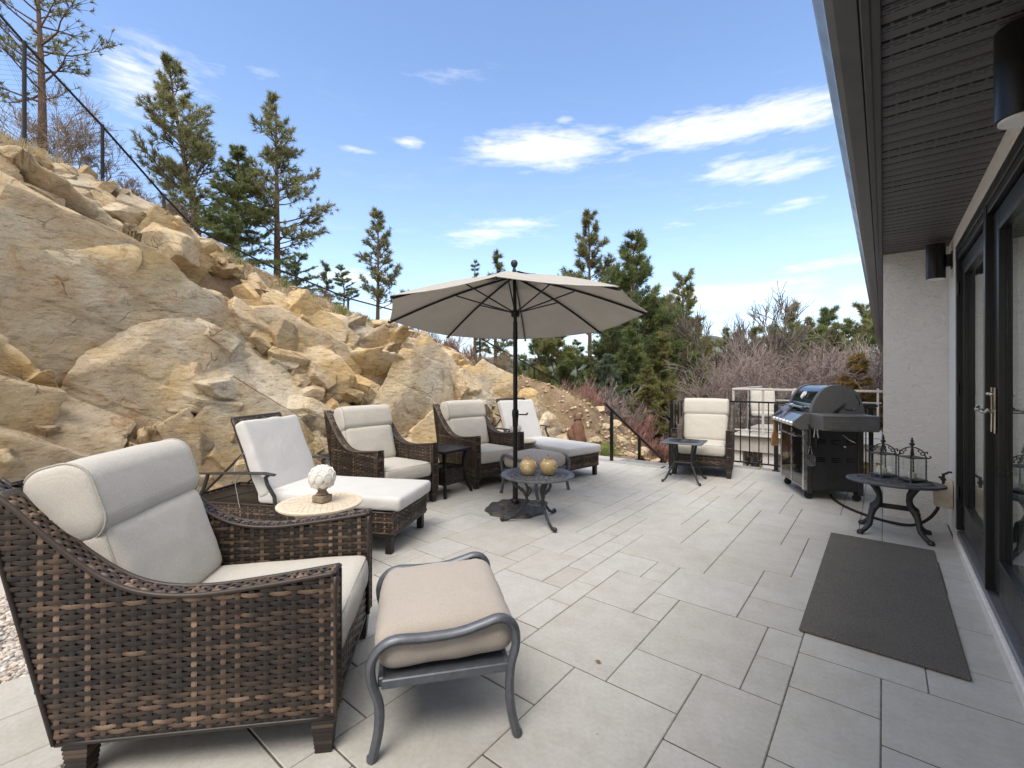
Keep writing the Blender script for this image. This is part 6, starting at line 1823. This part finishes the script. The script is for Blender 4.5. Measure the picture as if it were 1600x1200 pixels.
# ------------------------------------------------------------------ sky, sun, camera
SUN_EL=60; SUN_AZ_DIR=Vector((.35,-.94,0)).normalized()     # horizontal direction towards the sun (behind the camera, right)
w=bpy.data.worlds.new('World'); scene.world=w; w.use_nodes=True
nt=w.node_tree; N=nt.nodes; Lk=nt.links
bg=N['Background']; bg.inputs['Strength'].default_value=.11
sky=N.new('ShaderNodeTexSky'); sky.sky_type='NISHITA'; sky.sun_disc=False; sky.sun_elevation=R(SUN_EL); sky.sun_rotation=math.atan2(SUN_AZ_DIR.x,SUN_AZ_DIR.y)
sky.air_density=1.0; sky.dust_density=.6; sky.ozone_density=1.2; sky.altitude=300
def wm(op,a,b=0.0,clamp=False,c=None):
    m=N.new('ShaderNodeMath'); m.operation=op; m.use_clamp=clamp
    for i,v in enumerate((a,b,c)):
        if v is None: continue
        if isinstance(v,(int,float)): m.inputs[i].default_value=v
        else: Lk.new(v,m.inputs[i])
    return m.outputs[0]
tc=N.new('ShaderNodeTexCoord'); sx=N.new('ShaderNodeSeparateXYZ'); Lk.new(tc.outputs['Generated'],sx.inputs[0])
az=wm('ARCTAN2',wm('MULTIPLY',sx.outputs['X'],-1.0),sx.outputs['Y'])   # compass angle, positive towards -X
hz=wm('POWER',wm('ADD',wm('POWER',sx.outputs['X'],2.0),wm('POWER',sx.outputs['Y'],2.0)),.5)
el=wm('ARCTAN2',sx.outputs['Z'],hz)
cb=N.new('ShaderNodeCombineXYZ'); Lk.new(az,cb.inputs[0]); Lk.new(wm('MULTIPLY',el,4.6),cb.inputs[1])
n1=N.new('ShaderNodeTexNoise'); n1.inputs['Scale'].default_value=7; n1.inputs['Detail'].default_value=8; n1.inputs['Roughness'].default_value=.62; n1.inputs['Distortion'].default_value=.4; Lk.new(cb.outputs[0],n1.inputs['Vector'])
n2=N.new('ShaderNodeTexNoise'); n2.inputs['Scale'].default_value=22; n2.inputs['Detail'].default_value=6; n2.inputs['Roughness'].default_value=.6; Lk.new(cb.outputs[0],n2.inputs['Vector'])
nz=wm('ADD',wm('MULTIPLY',n1.outputs['Fac'],.65),wm('MULTIPLY',n2.outputs['Fac'],.35))
def blob(px,py,wx,wy,k,tilt=0.0):
    a=YAW-math.atan((px-800)/718); e=math.atan((588-py)/math.hypot(718,px-800))
    sa=wx/718*math.cos(math.atan((px-800)/718))**2; se=wy/718*math.cos(math.atan((px-800)/718))
    da=wm('SUBTRACT',az,a); de=wm('ADD',wm('SUBTRACT',el,e),wm('MULTIPLY',da,tilt))
    q=wm('ADD',wm('POWER',wm('DIVIDE',da,sa),2.0),wm('POWER',wm('DIVIDE',de,se),2.0))
    return wm('MULTIPLY',wm('POWER',2.718,wm('MULTIPLY',q,-1.0)),k)
B=[(865,233,115,24,.95,.0),(1150,193,165,22,1.0,-.04),(1190,262,105,20,.66,-.05),(1000,212,60,12,.6,0),(240,130,110,60,.40,.1),(640,222,22,8,.55,0),(770,366,75,16,.55,.1),(800,350,70,9,.5,.0),(885,187,15,6,.5,0),(700,118,200,20,.16,.2),
   (1120,462,170,20,.62,.0),(560,440,110,26,.35,0),(1290,412,120,9,.42,.05),(1060,352,40,7,.35,0),(1120,322,60,7,.38,0),(560,235,30,6,.4,0),(380,110,60,15,.3,.1),(1240,320,60,10,.4,.1),(1300,480,120,40,.4,0),(620,500,160,40,.35,0)]
acc=None
for b in B:
    o=blob(*b); acc=o if acc is None else wm('MAXIMUM',acc,o)
cl=wm('MULTIPLY',wm('SUBTRACT',wm('ADD',wm('MULTIPLY',acc,1.0),wm('MULTIPLY',wm('SUBTRACT',nz,.5),wm('MULTIPLY',wm('MINIMUM',wm('MULTIPLY',acc,3.0),1.0),2.4))),.16),1.05,clamp=True)
wis=wm('MULTIPLY',wm('SUBTRACT',nz,.52,clamp=True),wm('SUBTRACT',.9,wm('MULTIPLY',el,1.4),clamp=True))
cl=wm('ADD',cl,wm('MULTIPLY',wis,.8),clamp=True)
# unseen white overcast added overhead and behind the camera as soft fill light
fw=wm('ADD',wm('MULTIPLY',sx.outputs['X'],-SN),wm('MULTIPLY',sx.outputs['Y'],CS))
fill_bank=wm('MAXIMUM',wm('DIVIDE',wm('SUBTRACT',.22,fw),.35,clamp=True),wm('DIVIDE',wm('SUBTRACT',el,R(44)),R(16),clamp=True),clamp=True)
cl=wm('MAXIMUM',cl,wm('MULTIPLY',fill_bank,wm('ADD',.55,wm('MULTIPLY',nz,.8),clamp=True)))
hs=N.new('ShaderNodeHueSaturation'); hs.inputs['Saturation'].default_value=.97; hs.inputs['Value'].default_value=1.36
tint=N.new('ShaderNodeMix'); tint.data_type='RGBA'; tint.blend_type='MULTIPLY'; tint.inputs[0].default_value=1; tint.inputs[7].default_value=(.86,.95,1.05,1)
Lk.new(sky.outputs[0],tint.inputs[6]); Lk.new(tint.outputs[2],hs.inputs['Color'])
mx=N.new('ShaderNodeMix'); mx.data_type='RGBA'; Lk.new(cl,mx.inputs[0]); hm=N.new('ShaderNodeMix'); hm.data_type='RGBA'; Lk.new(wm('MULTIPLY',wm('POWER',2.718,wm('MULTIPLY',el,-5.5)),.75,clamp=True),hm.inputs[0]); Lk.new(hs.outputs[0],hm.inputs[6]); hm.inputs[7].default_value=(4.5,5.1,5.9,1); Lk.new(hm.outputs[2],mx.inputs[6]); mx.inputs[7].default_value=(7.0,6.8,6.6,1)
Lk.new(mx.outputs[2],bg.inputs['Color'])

sd=bpy.data.lights.new('sun','SUN'); sd.energy=1.5; sd.angle=R(30); sd.color=(1,.93,.82)
so=bpy.data.objects.new('sun',sd); COL.objects.link(so)
dv=-(SUN_AZ_DIR*math.cos(R(SUN_EL))+Vector((0,0,math.sin(R(SUN_EL)))))
so.rotation_euler=dv.to_track_quat('-Z','Y').to_euler()

cam=bpy.data.cameras.new('camera'); co=bpy.data.objects.new('camera',cam); COL.objects.link(co)
co.location=(0,0,CAMH); co.rotation_euler=(R(90),0,YAW); cam.sensor_width=36; cam.lens=36*718/1600
cam.shift_y=-12/1600; cam.clip_start=.05; cam.clip_end=2000
scene.camera=co
scene.view_settings.view_transform='Standard'; scene.view_settings.look='None'; scene.view_settings.exposure=0.95; scene.view_settings.gamma=1
scene.render.engine='CYCLES'; scene.cycles.transparent_max_bounces=40
